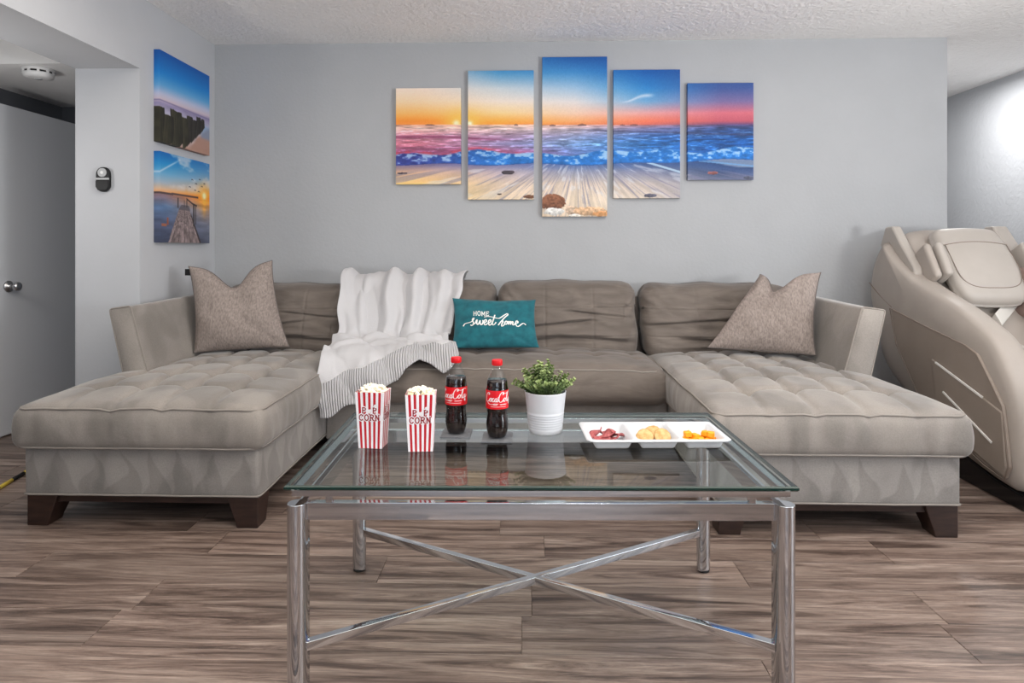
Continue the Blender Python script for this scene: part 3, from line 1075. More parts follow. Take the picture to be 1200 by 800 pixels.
def make_tuft(x0, x1, y0, y1, nx, ny, ex, ey, amp, crown, zmid, bulge, seed):
    """deform for a tufted seat cushion: puffed squares between buttons"""
    def fn(x, y, z):
        u = (x - x0) / (x1 - x0); v = (y - y0) / (y1 - y0)
        up = min(max((z - zmid) / (ZC1 - zmid), 0), 1)
        uc, vc = min(max(u, 0), 1), min(max(v, 0), 1)
        cr = crown * (max(4 * uc * (1 - uc), 0) ** .45) * (max(4 * vc * (1 - vc), 0) ** .4)
        a = (x - x0 - ex) / (x1 - x0 - 2 * ex) * nx
        b = (y - y0 - ey) / (y1 - y0 - 2 * ey) * ny
        fa = min(max((a + .9) / .9, 0), 1) * min(max((nx + .9 - a) / .9, 0), 1)
        fb = min(max((b + .9) / .9, 0), 1) * min(max((ny + .9 - b) / .9, 0), 1)
        edge = fa * fb
        da, db = abs(a - round(a)), abs(b - round(b))
        inn_a = 1.0 if -.5 < a < nx + .5 else 0.0
        inn_b = 1.0 if -.5 < b < ny + .5 else 0.0
        inn = 1.0 if (-.5 < a < nx + .5 and -.5 < b < ny + .5) else 0.0
        pit = math.exp(-(da * da + db * db) / .030) * inn
        ga, gb = math.exp(-(da / .075) ** 2) * inn_a, math.exp(-(db / .075) ** 2) * inn_b
        fbl = fb if b > ny else 1.0                       # long seams run out to the front edge
        puff = -amp * (0.85 * pit * edge + .40 * max(ga * fa * max(fb, .55 * fbl), gb * edge))
        zz = z + up * (cr + puff * (1.0 if up > .6 else 0))
        # sides bulge, a little uneven
        m = 1 - ((z - zmid) / (ZC1 - zmid)) ** 2
        k = bulge * max(m, 0) + .006 * nz3(x + seed, y, z, 7) + .0045 * max(m, 0) * mnoise.noise(Vector(((x + y) * 24 + seed, z * 5, seed)))
        dx = (1 if u > .5 else -1) * k * (abs(u - .5) * 2) ** 8
        dy = (1 if v > .5 else -1) * k * (abs(v - .5) * 2) ** 10
        zz += .006 * nz3(x, y + seed, z, 4) * up
        return Vector((x + dx, y + dy, zz))
    return fn


for k, (xa, xb) in enumerate(((SX[0], SX[1]), (SX[2], SX[3]))):
    cb = soft_box('chaise_base', xa, xb, SYF, SYB, ZB0, ZB1, .014, (18, 30, 4), base_fn, M_suede_base, sofa)
    piping(cb, xa - .002, xb + .002, SYF - .002, SYB, ZB0 + .006, .016, base_fn, .004)
    box('rail', xa + .03, xb - .03, SYF + .02, SYB - .02, .092, ZB0 + .003, M_espresso, sofa)
    for (fx, sx) in ((xa + .006, 1), (xb - .006, -1)):
        foot(fx, SYF + .006, sx, 1)
        foot(fx, SYB - .006, sx, -1)
    ca, cb2, ya, yb = xa - .022, xb + .022, SYF - .035, 3.90
    fn = make_tuft(ca, cb2, ya, yb, 3, 4, .20, .26, .052, .060, (ZB1 - .008 + ZC1) / 2, .014, 3.3 * k)
    sc = soft_box('chaise_cushion', ca, cb2, ya, yb, ZB1 - .008, ZC1, .035, (66, 96, 8), fn, M_suede, sofa)
    piping(sc, ca + .006, cb2 - .006, ya + .006, yb - .006, ZC1 - .010, .05, fn)
    piping(sc, ca + .006, cb2 - .006, ya + .006, yb - .006, ZB1 + .004, .05, fn)
    # buttons of the tufting
    for i in range(4):
        for j in range(5):
            bx = ca + .20 + (cb2 - ca - .40) * i / 3
            by = ya + .26 + (yb - ya - .52) * j / 4
            if by < 3.72:
                q = fn(bx, by, ZC1)
                lathe('button', [(0.010, -.004), (.010, .002), (.006, .005), (0, .006)], M_suede, sc, 10, cap1=False, c=(q.x, q.y, q.z))

# centre seat
soft_box('seat_base', SX[1], SX[2], 3.36, SYB, .10, ZB1, .014, (20, 10, 4), base_fn, M_suede, sofa)
box('rail', SX[1], SX[2], 3.40, SYB - .02, .06, .105, M_espresso, sofa)
sxa, sxb = SX[1] + .024, SX[2] - .024
fn = make_tuft(sxa, sxb, 3.285, 3.92, 7, 1, .12, .24, .022, .055, (ZB1 - .02 + ZC1) / 2, .03, 9.1)
seat = soft_box('seat_cushion', sxa, sxb, 3.285, 3.92, ZB1 - .02, ZC1 + .01, .05, (90, 34, 8), fn, M_suede_back, sofa)
piping(seat, sxa + .012, sxb - .012, 3.297, 3.90, ZC1 - .005, .07, fn, .004)

# back frame and arms
soft_box('back_frame', SX[0] + .04, SX[3] - .04, 4.02, SYB, .30, .80, .03, (30, 3, 8), base_fn, M_suede_back, sofa)


def arm(sign, xin0, xout0, xin1, xout1, name='arm', y0=3.065):
    """flared arm: inner/outer x at z = .575 and at the top"""
    y1, zt = 4.13, .805

    def afn(x, y, z):
        t = (z - .575) / (zt - .575)
        u = x                                # 0 inner .. 1 outer
        a = xin0 + (xin1 - xin0) * t; b = xout0 + (xout1 - xout0) * t
        xx = a + (b - a) * u
        return Vector((xx, y, z + .014 * (1 - u) * max(t, 0) + .02 * (y - y0) * max(t, 0) + .003 * nz3(x, y, z, 6)))
    X = [0, .06, .16, .3, .5, .7, .84, .94, 1]
    bm = bmesh.new()
    # rounded cross-section swept along y
    sec = []
    zb = .31
    for z in np.linspace(zb, zt - .012, 8):
        sec.append((0, z))
    sec += [(.03, zt - .004), (.10, zt), (.9, zt), (.97, zt - .004)]
    for z in np.linspace(zt - .012, zb, 8):
        sec.append((1, z))
    ys = [y0, y0 + .004, y0 + .014, y0 + .03] + list(np.linspace(y0 + .06, y1, 16))
    ins = [.035, .012, .003, 0] + [0] * 16
    rings = []
    for yy, s in zip(ys, ins):
        rings.append([bm.verts.new(afn(.5 + (u - .5) * (1 - 2 * s), yy, z - (s * .1 if z > .5 else 0))) for u, z in sec])
    n = len(sec)
    for r0, r1 in zip(rings[:-1], rings[1:]):
        for i in range(n - 1):
            bm.faces.new((r0[i], r0[i + 1], r1[i + 1], r1[i]))
    bm.faces.new(rings[0]); bm.faces.new(rings[-1])
    o = bm_obj(name, bm, M_suede, sofa)
    path = [afn(.5 + (u - .5) * 1.02, y0 + .004, z + (.002 if z > .79 else 0)) for u, z in sec]
    tube('piping', path, .004, M_piping, o, 6)
    return o


arm(-1, -1.838, -1.955, -1.903, -2.005)
arm(1, 1.530, 1.652, 1.594, 1.702, y0=3.12)


def back_cushion(x0, x1, yb, ztop, seed, flop=0.0):
    y0, y1 = 3.70, 3.98
    z0, z1 = .46, ztop

    def fn(x, y, z):
        u = (x - x0) / (x1 - x0); t = (z - z0) / (z1 - z0)
        uc = min(max(u, 0), 1); tc = min(max(t, 0), 1)
        fat = (max(4 * uc * (1 - uc), 0) ** .35) * (max(4 * tc * (1 - tc), 0) ** .3)
        front = 1 if y < (y0 + y1) / 2 else 0
        yy = y + .13 * tc + flop * 0                         # leans back
        if front:
            yy += .075 * (1 - fat)
            # stitched lines and slumped creases
            for sx in (.34, .68):
                yy += .007 * math.exp(-((u - sx) / .006) ** 2) * fat
            for tz in (.30, .66):
                yy += .006 * math.exp(-((t - tz) / .010) ** 2) * fat
            for (tc0, am, wd, p0, p1) in ((.46, .016, .020, .0, .75), (.22, .024, .030, .15, 1.0), (.58, .012, .016, .45, 1.0), (.12, .014, .02, .0, .6)):
                win = max(0.0, min(1, (u - p0) / .12)) * max(0.0, min(1, (p1 - u) / .12)) if p0 > 0 else max(0.0, min(1, (p1 - u) / .15))
                cl_ = tc0 + .05 * math.sin(u * 4 + seed + tc0 * 20)
                yy += am * (math.exp(-((t - cl_) / wd) ** 2) - .7 * math.exp(-((t - cl_ - 2.2 * wd) / (1.6 * wd)) ** 2)) * win * fat
            yy -= .020 * mnoise.noise(Vector((x * 4 + seed, z * 9, seed))) * fat
            yy -= .010 * mnoise.noise(Vector((x * 12 + seed, z * 26, seed + 4))) * fat
            # pulled corners
            for cu in (0, 1):
                dcu = abs(u - cu)
                yy += .012 * math.sin((t * 1.1 + dcu * 2.4) * 30) * math.exp(-(dcu / .12) ** 2) * math.exp(-((1 - t) / .35) ** 2)
        zz = z + (.012 * mnoise.noise(Vector((x * 6 + seed, 3, seed))) - .022 * (abs(u - .5) * 2) ** 5) * (1 if t > .7 else 0)
        xx = x + .010 * mnoise.noise(Vector((z * 9, seed, 1.5))) * (1 if u > .9 else (-1 if u < .1 else 0))
        return Vector((xx, yy, zz))
    o = soft_box('back_cushion', x0, x1, y0, y1, z0, z1, .065, (110, 5, 80), fn, M_suede_back, sofa)
    return o


back_cushion(-1.83, -1.062, 3.9, .886, 1.3)
back_cushion(-1.050, -.180, 3.9, .905, 4.1)
back_cushion(-.165, .660, 3.9, .905, 7.7)
back_cushion(.690, 1.60, 3.9, .890, 2.9)

# ------------------------------------------------------------------ lettering helpers


def smooth_path(pts, sub=6):
    p = [np.array(q, float) for q in pts]
    if len(p) < 3:
        return p
    out = []
    for i in range(len(p) - 1):
        p0 = p[max(i - 1, 0)]; p1 = p[i]; p2 = p[i + 1]; p3 = p[min(i + 2, len(p) - 1)]
        for k in range(sub):
            t = k / sub
            out.append(.5 * ((2 * p1) + (-p0 + p2) * t + (2 * p0 - 5 * p1 + 4 * p2 - p3) * t * t + (-p0 + 3 * p1 - 3 * p2 + p3) * t ** 3))
    out.append(p[-1])
    return out


def ribbons(name, strokes, place, m, parent, width, slant_w=None):
    """strokes: list of 2-D paths; place(x, y) -> 3-D point on the surface.  slant_w: heavier on down strokes"""
    V, Fs = [], []
    for st in strokes:
        w0 = width
        if isinstance(st, tuple):
            st, w0 = st
        n = len(st)
        if n < 2:
            continue
        start = len(V)
        for i in range(n):
            d = np.array(st[min(i + 1, n - 1)]) - np.array(st[max(i - 1, 0)])
            L = np.hypot(*d) + 1e-9
            d = d / L
            w = w0
            if slant_w:
                w = w0 * (slant_w[0] + (slant_w[1] - slant_w[0]) * abs(d[1]))
            if i in (0, n - 1):
                w *= .8
            nx, ny = -d[1] * w / 2, d[0] * w / 2
            x, y = st[i]
            V.append(place(x + nx, y + ny)); V.append(place(x - nx, y - ny))
        for i in range(n - 1):
            a = start + 2 * i
            Fs.append((a, a + 1, a + 3, a + 2))
    return mesh(name, V, Fs, m, parent, False)


def dense(pts, step):
    out = []
    for a, b in zip(pts[:-1], pts[1:]):
        a = np.array(a, float); b = np.array(b, float)
        n = max(1, int(np.hypot(*(b - a)) / step))
        for k in range(n):
            out.append(a + (b - a) * k / n)
    out.append(np.array(pts[-1], float))
    return out


SERIF = {   # slab-serif capitals on a 10 x 14 field, y up
    'H': [[(1, 0), (1, 14)], [(9, 0), (9, 14)], [(1, 7), (9, 7)], [(-.6, 0), (2.6, 0)], [(7.4, 0), (10.6, 0)], [(-.6, 14), (2.6, 14)], [(7.4, 14), (10.6, 14)]],
    'O': [[(5 + 4.6 * math.cos(a), 7 + 7 * math.sin(a)) for a in np.linspace(0, 2 * PI, 21)]],
    'M': [[(1, 0), (1, 14)], [(1, 14), (5.5, 3), (10, 14)], [(10, 14), (10, 0)], [(-.6, 0), (2.6, 0)], [(8.4, 0), (11.6, 0)], [(-.6, 14), (1, 14)], [(10, 14), (11.6, 14)]],
    'E': [[(1, 0), (1, 14)], [(-.4, 0), (8, 0), (8.6, 3)], [(-.4, 14), (8, 14), (8.4, 11)], [(1, 7), (6, 7)], [(6, 5.4), (6, 8.6)]],
    'P': [[(1.2, 0), (1.2, 14)], [(-.4, 14), (5.6, 14), (8.6, 12.6), (9, 10.4), (8.4, 8.2), (5.6, 6.8), (1.2, 6.8)], [(-.6, 0), (3.6, 0)]],
    'C': [[(8.8, 10), (8.2, 12.6), (5.2, 14), (2.2, 12.6), (.6, 9), (.6, 5), (2.2, 1.4), (5.2, 0), (8, 1), (9.2, 3.6)], [(8.9, 14), (8.9, 9.6)]],
    'R': [[(1.2, 0), (1.2, 14)], [(-.4, 14), (5.6, 14), (8.4, 12.8), (8.8, 10.6), (8.2, 8.4), (5.6, 7.2), (1.2, 7.2)], [(4.8, 7.2), (8.6, 0), (10.4, 0)], [(-.6, 0), (3.2, 0)]],
    'N': [[(1.2, 0), (1.2, 14)], [(1.2, 14), (8.8, 0)], [(8.8, 0), (8.8, 14)], [(-.6, 0), (3, 0)], [(7, 14), (10.6, 14)], [(-.6, 14), (1.2, 14)]]}


def serif_word(word, x, y, h, adv, out, step):
    k = h / 14
    for ch in word:
        if ch == ' ':
            x += adv * .9
            continue
        for st in SERIF[ch]:
            out.append(dense([(x + a * k, y + b * k) for a, b in st], step))
        x += adv * (1.12 if ch == 'M' else 1)
    return out


# ------------------------------------------------------------------ cushions on the sofa


def pillow(name, label, corners, T, chop, pinch, m, edge_mat, seed, group=None, n=44, sag=0.0, notch=.5):
    TL, TR, BR, BL = [Vector(c) for c in corners]
    nrm = (TR - TL).cross(BL - TL).normalized()
    if nrm.y > 0:
        nrm = -nrm                                    # towards the room
    up = ((TL + TR) - (BL + BR)).normalized()
    side = ((TR + BR) - (TL + BL)).normalized()

    def surf(s, t, sg):
        b = TL.lerp(TR, s).lerp(BL.lerp(BR, s), t)
        ws, wt = 4 * s * (1 - s), 4 * t * (1 - t)
        b = b + side * pinch * (wt ** .8) * (.5 - s) * 2 * abs(2 * s - 1) ** 2
        b = b + up * pinch * (ws ** .8) * (t - .5) * 2 * abs(2 * t - 1) ** 2 * (1 if t < .5 else .15)
        k = math.exp(-((s - notch) / .20) ** 2)
        b = b - up * chop * k * (1 - t) ** 2.2
        th = T * (max(ws, 0) ** .46) * (max(wt, 0) ** .46)
        th *= 1 - .35 * k * (1 - t) ** 1.5 * (1 if chop > .03 else 0)
        th *= 1 + sag * (t - .5)
        wr = mnoise.noise(Vector((s * 3 + seed, t * 3, seed))) * .018 + mnoise.noise(Vector((s * 8 + seed, t * 6, seed + 3))) * .010
        # creases running in from the lower corners
        for cs in (0.0, 1.0):
            d = abs((s - cs) * (1 if cs == 0 else -1) - (1 - t) * 1.1 - .06)
            wr -= .018 * math.exp(-(d / .045) ** 2) * math.exp(-((1 - t) / .32) ** 2)
        return b + nrm * sg * (th + wr * (ws * wt) ** .5)
    V, Fs, idx = [], [], {}

    def vid(i, j, sg):
        key = (i, j, 0 if i in (0, n) or j in (0, n) else sg)
        if key not in idx:
            idx[key] = len(V)
            e = lambda k: .5 - .5 * math.cos(PI * k / n)
            V.append(surf(e(i), e(j), sg if key[2] else 0))
        return idx[key]
    for i in range(n):
        for j in range(n):
            Fs.append((vid(i, j, 1), vid(i, j + 1, 1), vid(i + 1, j + 1, 1), vid(i + 1, j, 1)))
            Fs.append((vid(i, j, -1), vid(i + 1, j, -1), vid(i + 1, j + 1, -1), vid(i, j + 1, -1)))
    base = (BL + BR) / 2
    th = thing(name, label, 'pillow', tuple(base), group, world=True)
    mesh('cover', V, Fs, m, th)
    if edge_mat:
        e = [k / 24 for k in range(25)]
        loop = [surf(s, 0, 0) for s in e[:-1]] + [surf(1, t, 0) for t in e[:-1]] + [surf(s, 1, 0) for s in e[:0:-1]] + [surf(0, t, 0) for t in e[:0:-1]]
        tube('piping', loop, .0035, edge_mat, th, 6, True)
    return th, surf


pl1, sf1 = pillow('throw_pillow', 'heather grey-beige throw pillow leaning beside the knit blanket, black tag on its edge',
                  [at_y(221, 312, 3.58), at_y(319, 305, 3.73), at_y(339, 406, 3.62), at_y(227, 413, 3.50)], .105, .125, .022, M_pillow, M_pillow_edge, 2.0, 'beige throw pillows at the sofa ends')
tp = sf1(0.0, .07, 0)
box('tag', tp.x - .030, tp.x + .004, tp.y - .002, tp.y + .002, tp.z - .018, tp.z + .018, M_black_plastic, pl1)
pl2, sf2 = pillow('throw_pillow', 'heather grey-beige throw pillow leaning next to the massage chair side arm',
                  [at_y(891, 321, 3.70), at_y(962, 319, 3.50), at_y(956, 416, 3.40), at_y(829, 407, 3.58)], .100, .110, .022, M_pillow, M_pillow_edge, 6.0, 'beige throw pillows at the sofa ends', notch=.42)
pl3, sf3 = pillow('lumbar_pillow', 'teal lumbar pillow with white home sweet home lettering', [at_y(530, 349, 3.70), at_y(628, 351, 3.70), at_y(632, 407, 3.52), at_y(529, 408, 3.52)],
                  .062, .004, .016, M_teal, None, 11.0)


def on_teal(x, y):
    s, t = (x - 222) / 752.0, (y - 142) / 432.0
    p_ = sf3(min(max(s, 0), 1), min(max(t, 0), 1), 1)
    return p_ + Vector((0, -.0018, .0006))


st = []
tmp = serif_word('HOME', 416, 0, 38, 36.0, [], 6)
st = [[(x, 344 - yv) for x, yv in q] for q in tmp]
ribbons('lettering', st, on_teal, M_thread, pl3, 6.0)
script = [
    [(318, 422), (332, 404), (355, 399), (385, 396), (408, 386), (420, 368), (412, 365), (404, 380), (414, 400), (412, 416), (398, 424), (388, 416)],     # lead-in and s
    [(412, 416), (430, 408), (442, 386), (448, 382), (444, 404), (450, 418), (462, 410), (474, 386), (474, 404), (480, 418), (492, 412), (500, 392), (496, 382)],   # w
    [(500, 396), (516, 400), (530, 390), (526, 378), (512, 386), (508, 404), (518, 418), (536, 408)],           # e
    [(536, 408), (556, 400), (568, 388), (562, 377), (550, 386), (546, 404), (556, 418), (574, 408)],           # e
    [(574, 408), (590, 380), (604, 338), (592, 372), (580, 404), (588, 420), (606, 408), (612, 398)],           # t
    [(510, 356), (540, 352), (580, 356), (620, 368), (645, 366), (680, 342), (712, 320), (716, 332), (690, 356), (660, 388), (638, 414), (628, 422)],      # cross-bar into the loop of h
    [(650, 398), (668, 386), (672, 394), (662, 412), (660, 428), (674, 426), (684, 414)],                        # h
    [(700, 386), (690, 396), (688, 410), (698, 416), (708, 406), (708, 392), (700, 386), (716, 392)],              # o
    [(716, 392), (722, 390), (718, 416)], [(718, 416), (734, 390), (740, 394), (736, 416)], [(736, 416), (752, 390), (760, 394), (756, 412), (766, 416), (780, 402)],   # m
    [(780, 402), (798, 398), (806, 386), (796, 378), (786, 390), (784, 408), (796, 424), (816, 418), (838, 400), (860, 390), (880, 404)]]                 # e with tail
ribbons('lettering', [smooth_path(q, 5) for q in script], on_teal, M_thread, pl3, 9.0, (.55, 1.25))

# ------------------------------------------------------------------ knit blanket over the sofa back
prof_pts = [(4.14, .74), (4.145, .84), (4.10, .905), (4.00, .925), (3.90, .905), (3.815, .83), (3.745, .74), (3.685, .64), (3.640, .585), (3.58, .563), (3.46, .566), (3.36, .562), (3.285, .535), (3.225, .47), (3.208, .40), (3.200, .33), (3.195, .26)]
pp = smooth_path(prof_pts, 12)
seg = [0]
for a, b in zip(pp[:-1], pp[1:]):
    seg.append(seg[-1] + float(np.hypot(*(b - a))))
TOT = seg[-1]


def along(d):
    d = min(max(d, 0), TOT)
    y_ = float(np.interp(d, seg, [q[0] for q in pp])); z_ = float(np.interp(d, seg, [q[1] for q in pp]))
    e = .01
    y2 = float(np.interp(min(d + e, TOT), seg, [q[0] for q in pp])); z2 = float(np.interp(min(d + e, TOT), seg, [q[1] for q in pp]))
    y1 = float(np.interp(max(d - e, 0), seg, [q[0] for q in pp])); z1 = float(np.interp(max(d - e, 0), seg, [q[1] for q in pp]))
    t = np.array([y2 - y1, z2 - z1]); t = t / (np.hypot(*t) + 1e-9)
    return y_, z_, -t[1] * -1, t


NS, NT = 150, 170
ends = [(0, 1.0), (.10, .985), (.2, .965), (.33, .945), (.42, .925), (.50, .895), (.56, .872), (.62, .838), (.72, .812), (.80, .825), (.88, .845), (.94, .835), (1.0, .80)]
V, uvs = [], []
for j in range(NT + 1):
    t = j / NT
    for i in range(NS + 1):
        s = i / NS
        end = float(np.interp(s, [e[0] for e in ends], [e[1] for e in ends])) + .008 * math.sin(s * 23)
        d = t * end * TOT
        y_, z_, _, tg = along(d)
        nrm = np.array([-tg[1], tg[0]])                # out of the sofa: up on the seat, to the room on the back
        if nrm[1] < 0 and abs(nrm[1]) > .6:
            nrm = -nrm
        if abs(nrm[1]) <= .6 and nrm[0] > 0:
            nrm = -nrm
        if d < .16:
            nrm = np.array([0.0, .0])
        f = d / TOT
        # width: gathered on the back, spread to the left on the seat
        xl = float(np.interp(f, [0, .2, .35, .52, .62, .75, .86, 1], [-1.10, -1.105, -1.09, -1.055, -1.06, -1.045, -1.035, -1.02]))
        xr = float(np.interp(f, [0, .2, .35, .52, .62, .75, .86, 1], [-.40, -.356, -.372, -.42, -.42, -.345, -.325, -.33]))
        x_ = xl + (xr - xl) * s
        # hanging folds on the back
        wb = max(0.0, min(1, (f - .12) / .12)) * max(0.0, min(1, (.58 - f) / .06))
        ph = s * 7.2 + .55 * math.sin(s * 9 + 1) + .30 * math.sin(f * 9)
        fold = (abs(math.sin(PI * ph * .5 + .6)) ** .6 - .45) * .054 + .014 * math.sin(s * 31 + f * 5) + .006 * math.sin(s * 57 - f * 8)
        # bunched folds across the seat
        wsq = max(0.0, min(1, (f - .50) / .06))
        diag = s * 5.2 - f * 5.5
        fold2 = (abs(math.sin(PI * diag * .55 + .3)) ** .6 - .5) * .030 + .014 * mnoise.noise(Vector((s * 6, f * 14, 2.2)))
        roll = .045 * math.exp(-((f - .60 - .02 * math.sin(s * 12)) / .025) ** 2) * (.5 + .5 * math.sin(s * 10 + 1) ** 2)
        rs2 = .020 * math.exp(-((f - .70 - .04 * math.sin(s * 7 + 2)) / .018) ** 2)
        h = fold * wb + (fold2 + roll + rs2) * wsq + .004 * mnoise.noise(Vector((s * 20, f * 20, 5)))
        top = .012 * math.sin(s * 19 + 1) * math.exp(-((f - .2) / .06) ** 2)
        h = max(h + top, -.004) + .016
        y_ += nrm[0] * h; z_ += nrm[1] * h
        x_ += .010 * math.sin(f * 26 + s * 5) * (1 - abs(2 * s - 1)) + .006 * math.sin(f * 40) * (abs(2 * s - 1) ** 6)
        V.append((x_, y_, z_)); uvs.append((s, t))
Fs = []
for j in range(NT):
    for i in range(NS):
        a = j * (NS + 1) + i
        Fs.append((a, a + NS + 1, a + NS + 2, a + 1))
bl = mesh('throw_blanket', V, Fs, M_blanket)
me = bl.data
uvl = me.uv_layers.new(name='UVMap')
li = np.zeros(len(me.loops), dtype=np.int32)
me.loops.foreach_get('vertex_index', li)
uvl.data.foreach_set('uv', np.array(uvs, dtype=np.float32)[li].ravel())
sol = bl.modifiers.new('thickness', 'SOLIDIFY'); sol.thickness = .007; sol.offset = 0
tag(bl, 'white knit throw blanket with ribbed hem draped over the sofa back', 'blanket')

# ------------------------------------------------------------------ coffee table
TZ = 0.535
TROT = math.radians(1.45)
tbl = thing('coffee_table', 'chrome coffee table with clear glass top and crossed lower bars', 'table', (0.028, 1.892, 0))
tbl.rotation_euler.z = TROT
GW, GD = .6125, .350


def glass_top():
    b = .0035
    z0, z1 = TZ - .012, TZ
    v = []
    for (ix, z) in ((b, z0), (0, z0 + b), (0, z1 - b), (b, z1)):
        for sx, sy in ((-1, -1), (1, -1), (1, 1), (-1, 1)):
            v.append((sx * (GW - ix), sy * (GD - ix), z))
    f = [(3, 2, 1, 0), (12, 13, 14, 15)]
    for l in (0, 4, 8):
        for i in range(4):
            j = (i + 1) % 4
            f.append((l + i, l + j, l + 4 + j, l + 4 + i))
    o = mesh('glass_top', v, f, [M_glass, M_glass_edge], tbl, False)
    for k, pgn in enumerate(o.data.polygons):
        pgn.material_index = 0 if k < 2 else 1


glass_top()
LX, LY, LR = .588, .328, .0225


def leg(sx, sy):
    # teardrop section pointing to the middle of the table
    ang = math.atan2(-sy, -sx)
    pts = []
    half = math.radians(128)
    for i in range(25):
        a = ang + half + (2 * PI - 2 * half) * 0 + (i / 24) * (2 * PI - 2 * (PI - half)) - 0
        a = ang + (PI - half) + (i / 24) * (2 * half)
        pts.append((LR * math.cos(a), LR * math.sin(a)))
    tip = [(LR * .55 * math.cos(ang + s * PI / 2) + .030 * math.cos(ang), LR * .55 * math.sin(ang + s * PI / 2) + .030 * math.sin(ang)) for s in (-1, 1)]
    tip = [(.030 * math.cos(ang) + s * .007 * -math.sin(ang), .030 * math.sin(ang) + s * .007 * math.cos(ang)) for s in (-1, 1)]
    pts = pts + [tip[0], tip[1]]
    n = len(pts)
    bm = bmesh.new()
    a_ = [bm.verts.new((sx * LX + x, sy * LY + yv, .010)) for x, yv in pts]
    b_ = [bm.verts.new((sx * LX + x, sy * LY + yv, .487)) for x, yv in pts]
    bm.faces.new(a_); bm.faces.new(b_)
    for i in range(n):
        j = (i + 1) % n
        bm.faces.new((a_[i], a_[j], b_[j], b_[i]))
    o = bm_obj('leg', bm, M_chrome, tbl)
    bevel(o, .0015, 2, 60)
    lathe('foot_pad', [(.019, 0), (.020, .003), (.020, .011)], M_rubber, o, 24, c=(sx * LX, sy * LY, 0))


for sx in (-1, 1):
    for sy in (-1, 1):
        leg(sx, sy)
rx, ry = LX - .012, LY - .014
for sy in (-1, 1):
    box('rail', -rx, rx, sy * ry - .010, sy * ry + .010, .443, .485, M_chrome, tbl, .0015)
for sx in (-1, 1):
    box('rail', sx * (rx + .004) - .010, sx * (rx + .004) + .010, -ry + .011, ry - .011, .443, .485, M_chrome, tbl, .0015)
ux_, uy_ = GW - .022, GD - .022
for sy in (-1, 1):
    box('top_rail', -ux_ - .006, ux_ + .006, sy * uy_ - .0125, sy * uy_ + .0125, .506, .5228, M_chrome, tbl, .001)
for sx in (-1, 1):
    box('top_rail', sx * ux_ - .0125, sx * ux_ + .0125, -uy_ + .013, uy_ - .013, .506, .5228, M_chrome, tbl, .001)
for sx in (-1, 1):
    for sy in (-1, 1):
        box('spacer', sx * .512 - .008, sx * .512 + .008, sy * (ry + .002) - .007, sy * (ry + .002) + .007, .4845, .5065, M_chrome, tbl, .001)
for sx in (-1, 1):
    dx, dy = 2 * LX - .03, 2 * LY - .02
    Lb = math.hypot(dx, dy)
    o = box('cross_bar', -Lb / 2, Lb / 2, -.0105, .0105, .126 + .0002 * sx, .147 + .0002 * sx, M_chrome, tbl, .0012)
    o.rotation_euler.z = sx * math.atan2(dy, dx)

# ------------------------------------------------------------------ coasters and bottles
for (cx, cy, r, w, lb) in ((-.209, 1.972, -1.5, .0445, 'square grey coaster under the cola bottle beside the popcorn box'), (-.083, 1.929, -1.0, .0450, 'square grey coaster under the cola bottle beside the potted plant')):
    c = box('coaster', -w, w, -w * 1.08, w * 1.08, 0, .0045, M_coaster, None, .001)
    c.location = (cx, cy, TZ)
    c.rotation_euler.z = math.radians(r)
    tag(c, lb, 'coaster', 'square coasters under the cola bottles')

KB = .000353
bprof = [(.020, .0), (.0255, .002), (.0285, .010), (.0322, .026), (.0335, .038), (.0325, .052), (.0306, .064), (.0302, .074), (.0316, .084), (.0330, .0885)]
bprof += [(.0334, .092), (.0334, .142), (.0326, .147), (.0322, .153), (.0312, .164), (.0285, .174), (.0235, .185), (.0178, .196), (.0146, .204), (.0135, .207)]
neck = [(.0135, .207), (.0135, .2085), (.0155, .2095), (.0155, .2115), (.013, .2125), (.013, .216)]
COKE = [   # flowing script, x to the right, y up, roughly 0..100 x 0..40
    [(22, 31), (23, 36), (17, 38), (8, 31), (3, 20), (3, 9), (8, 3), (15, 5), (22, 12), (26, 17)],                 # C
    [(22, 31), (19, 30), (20, 35)],
    [(30, 18), (25, 15), (23, 8), (26, 4), (31, 7), (33, 13), (30, 18), (35, 16), (38, 16)],                          # o
    [(45, 16), (41, 18), (37, 13), (36, 7), (39, 4), (44, 7), (48, 12)],                                             # c
    [(57, 17), (52, 17), (48, 11), (48, 5), (52, 5), (57, 12), (59, 18), (56, 9), (57, 4), (61, 7), (64, 11)],           # a
    [(60, 21), (70, 23)],                                                                                             # hyphen
    [(88, 32), (88, 38), (81, 40), (72, 33), (66, 21), (66, 9), (71, 3), (79, 5), (86, 12), (90, 17)],                 # C
    [(88, 32), (84, 31), (86, 37), (100, 34), (118, 40), (132, 36)],
    [(94, 18), (89, 15), (87, 8), (90, 4), (95, 7), (97, 13), (94, 18), (99, 15), (103, 17)],                           # o
    [(103, 14), (110, 28), (112, 36), (108, 34), (104, 18), (104, 7), (107, 4), (112, 9)],                              # l
    [(122, 17), (117, 17), (112, 11), (112, 5), (116, 5), (121, 12), (124, 18), (121, 9), (122, 4), (127, 8), (132, 14)],  # a
    [(10, 1), (20, -5), (34, -6), (48, -3), (62, -4)]]                                                                 # swash


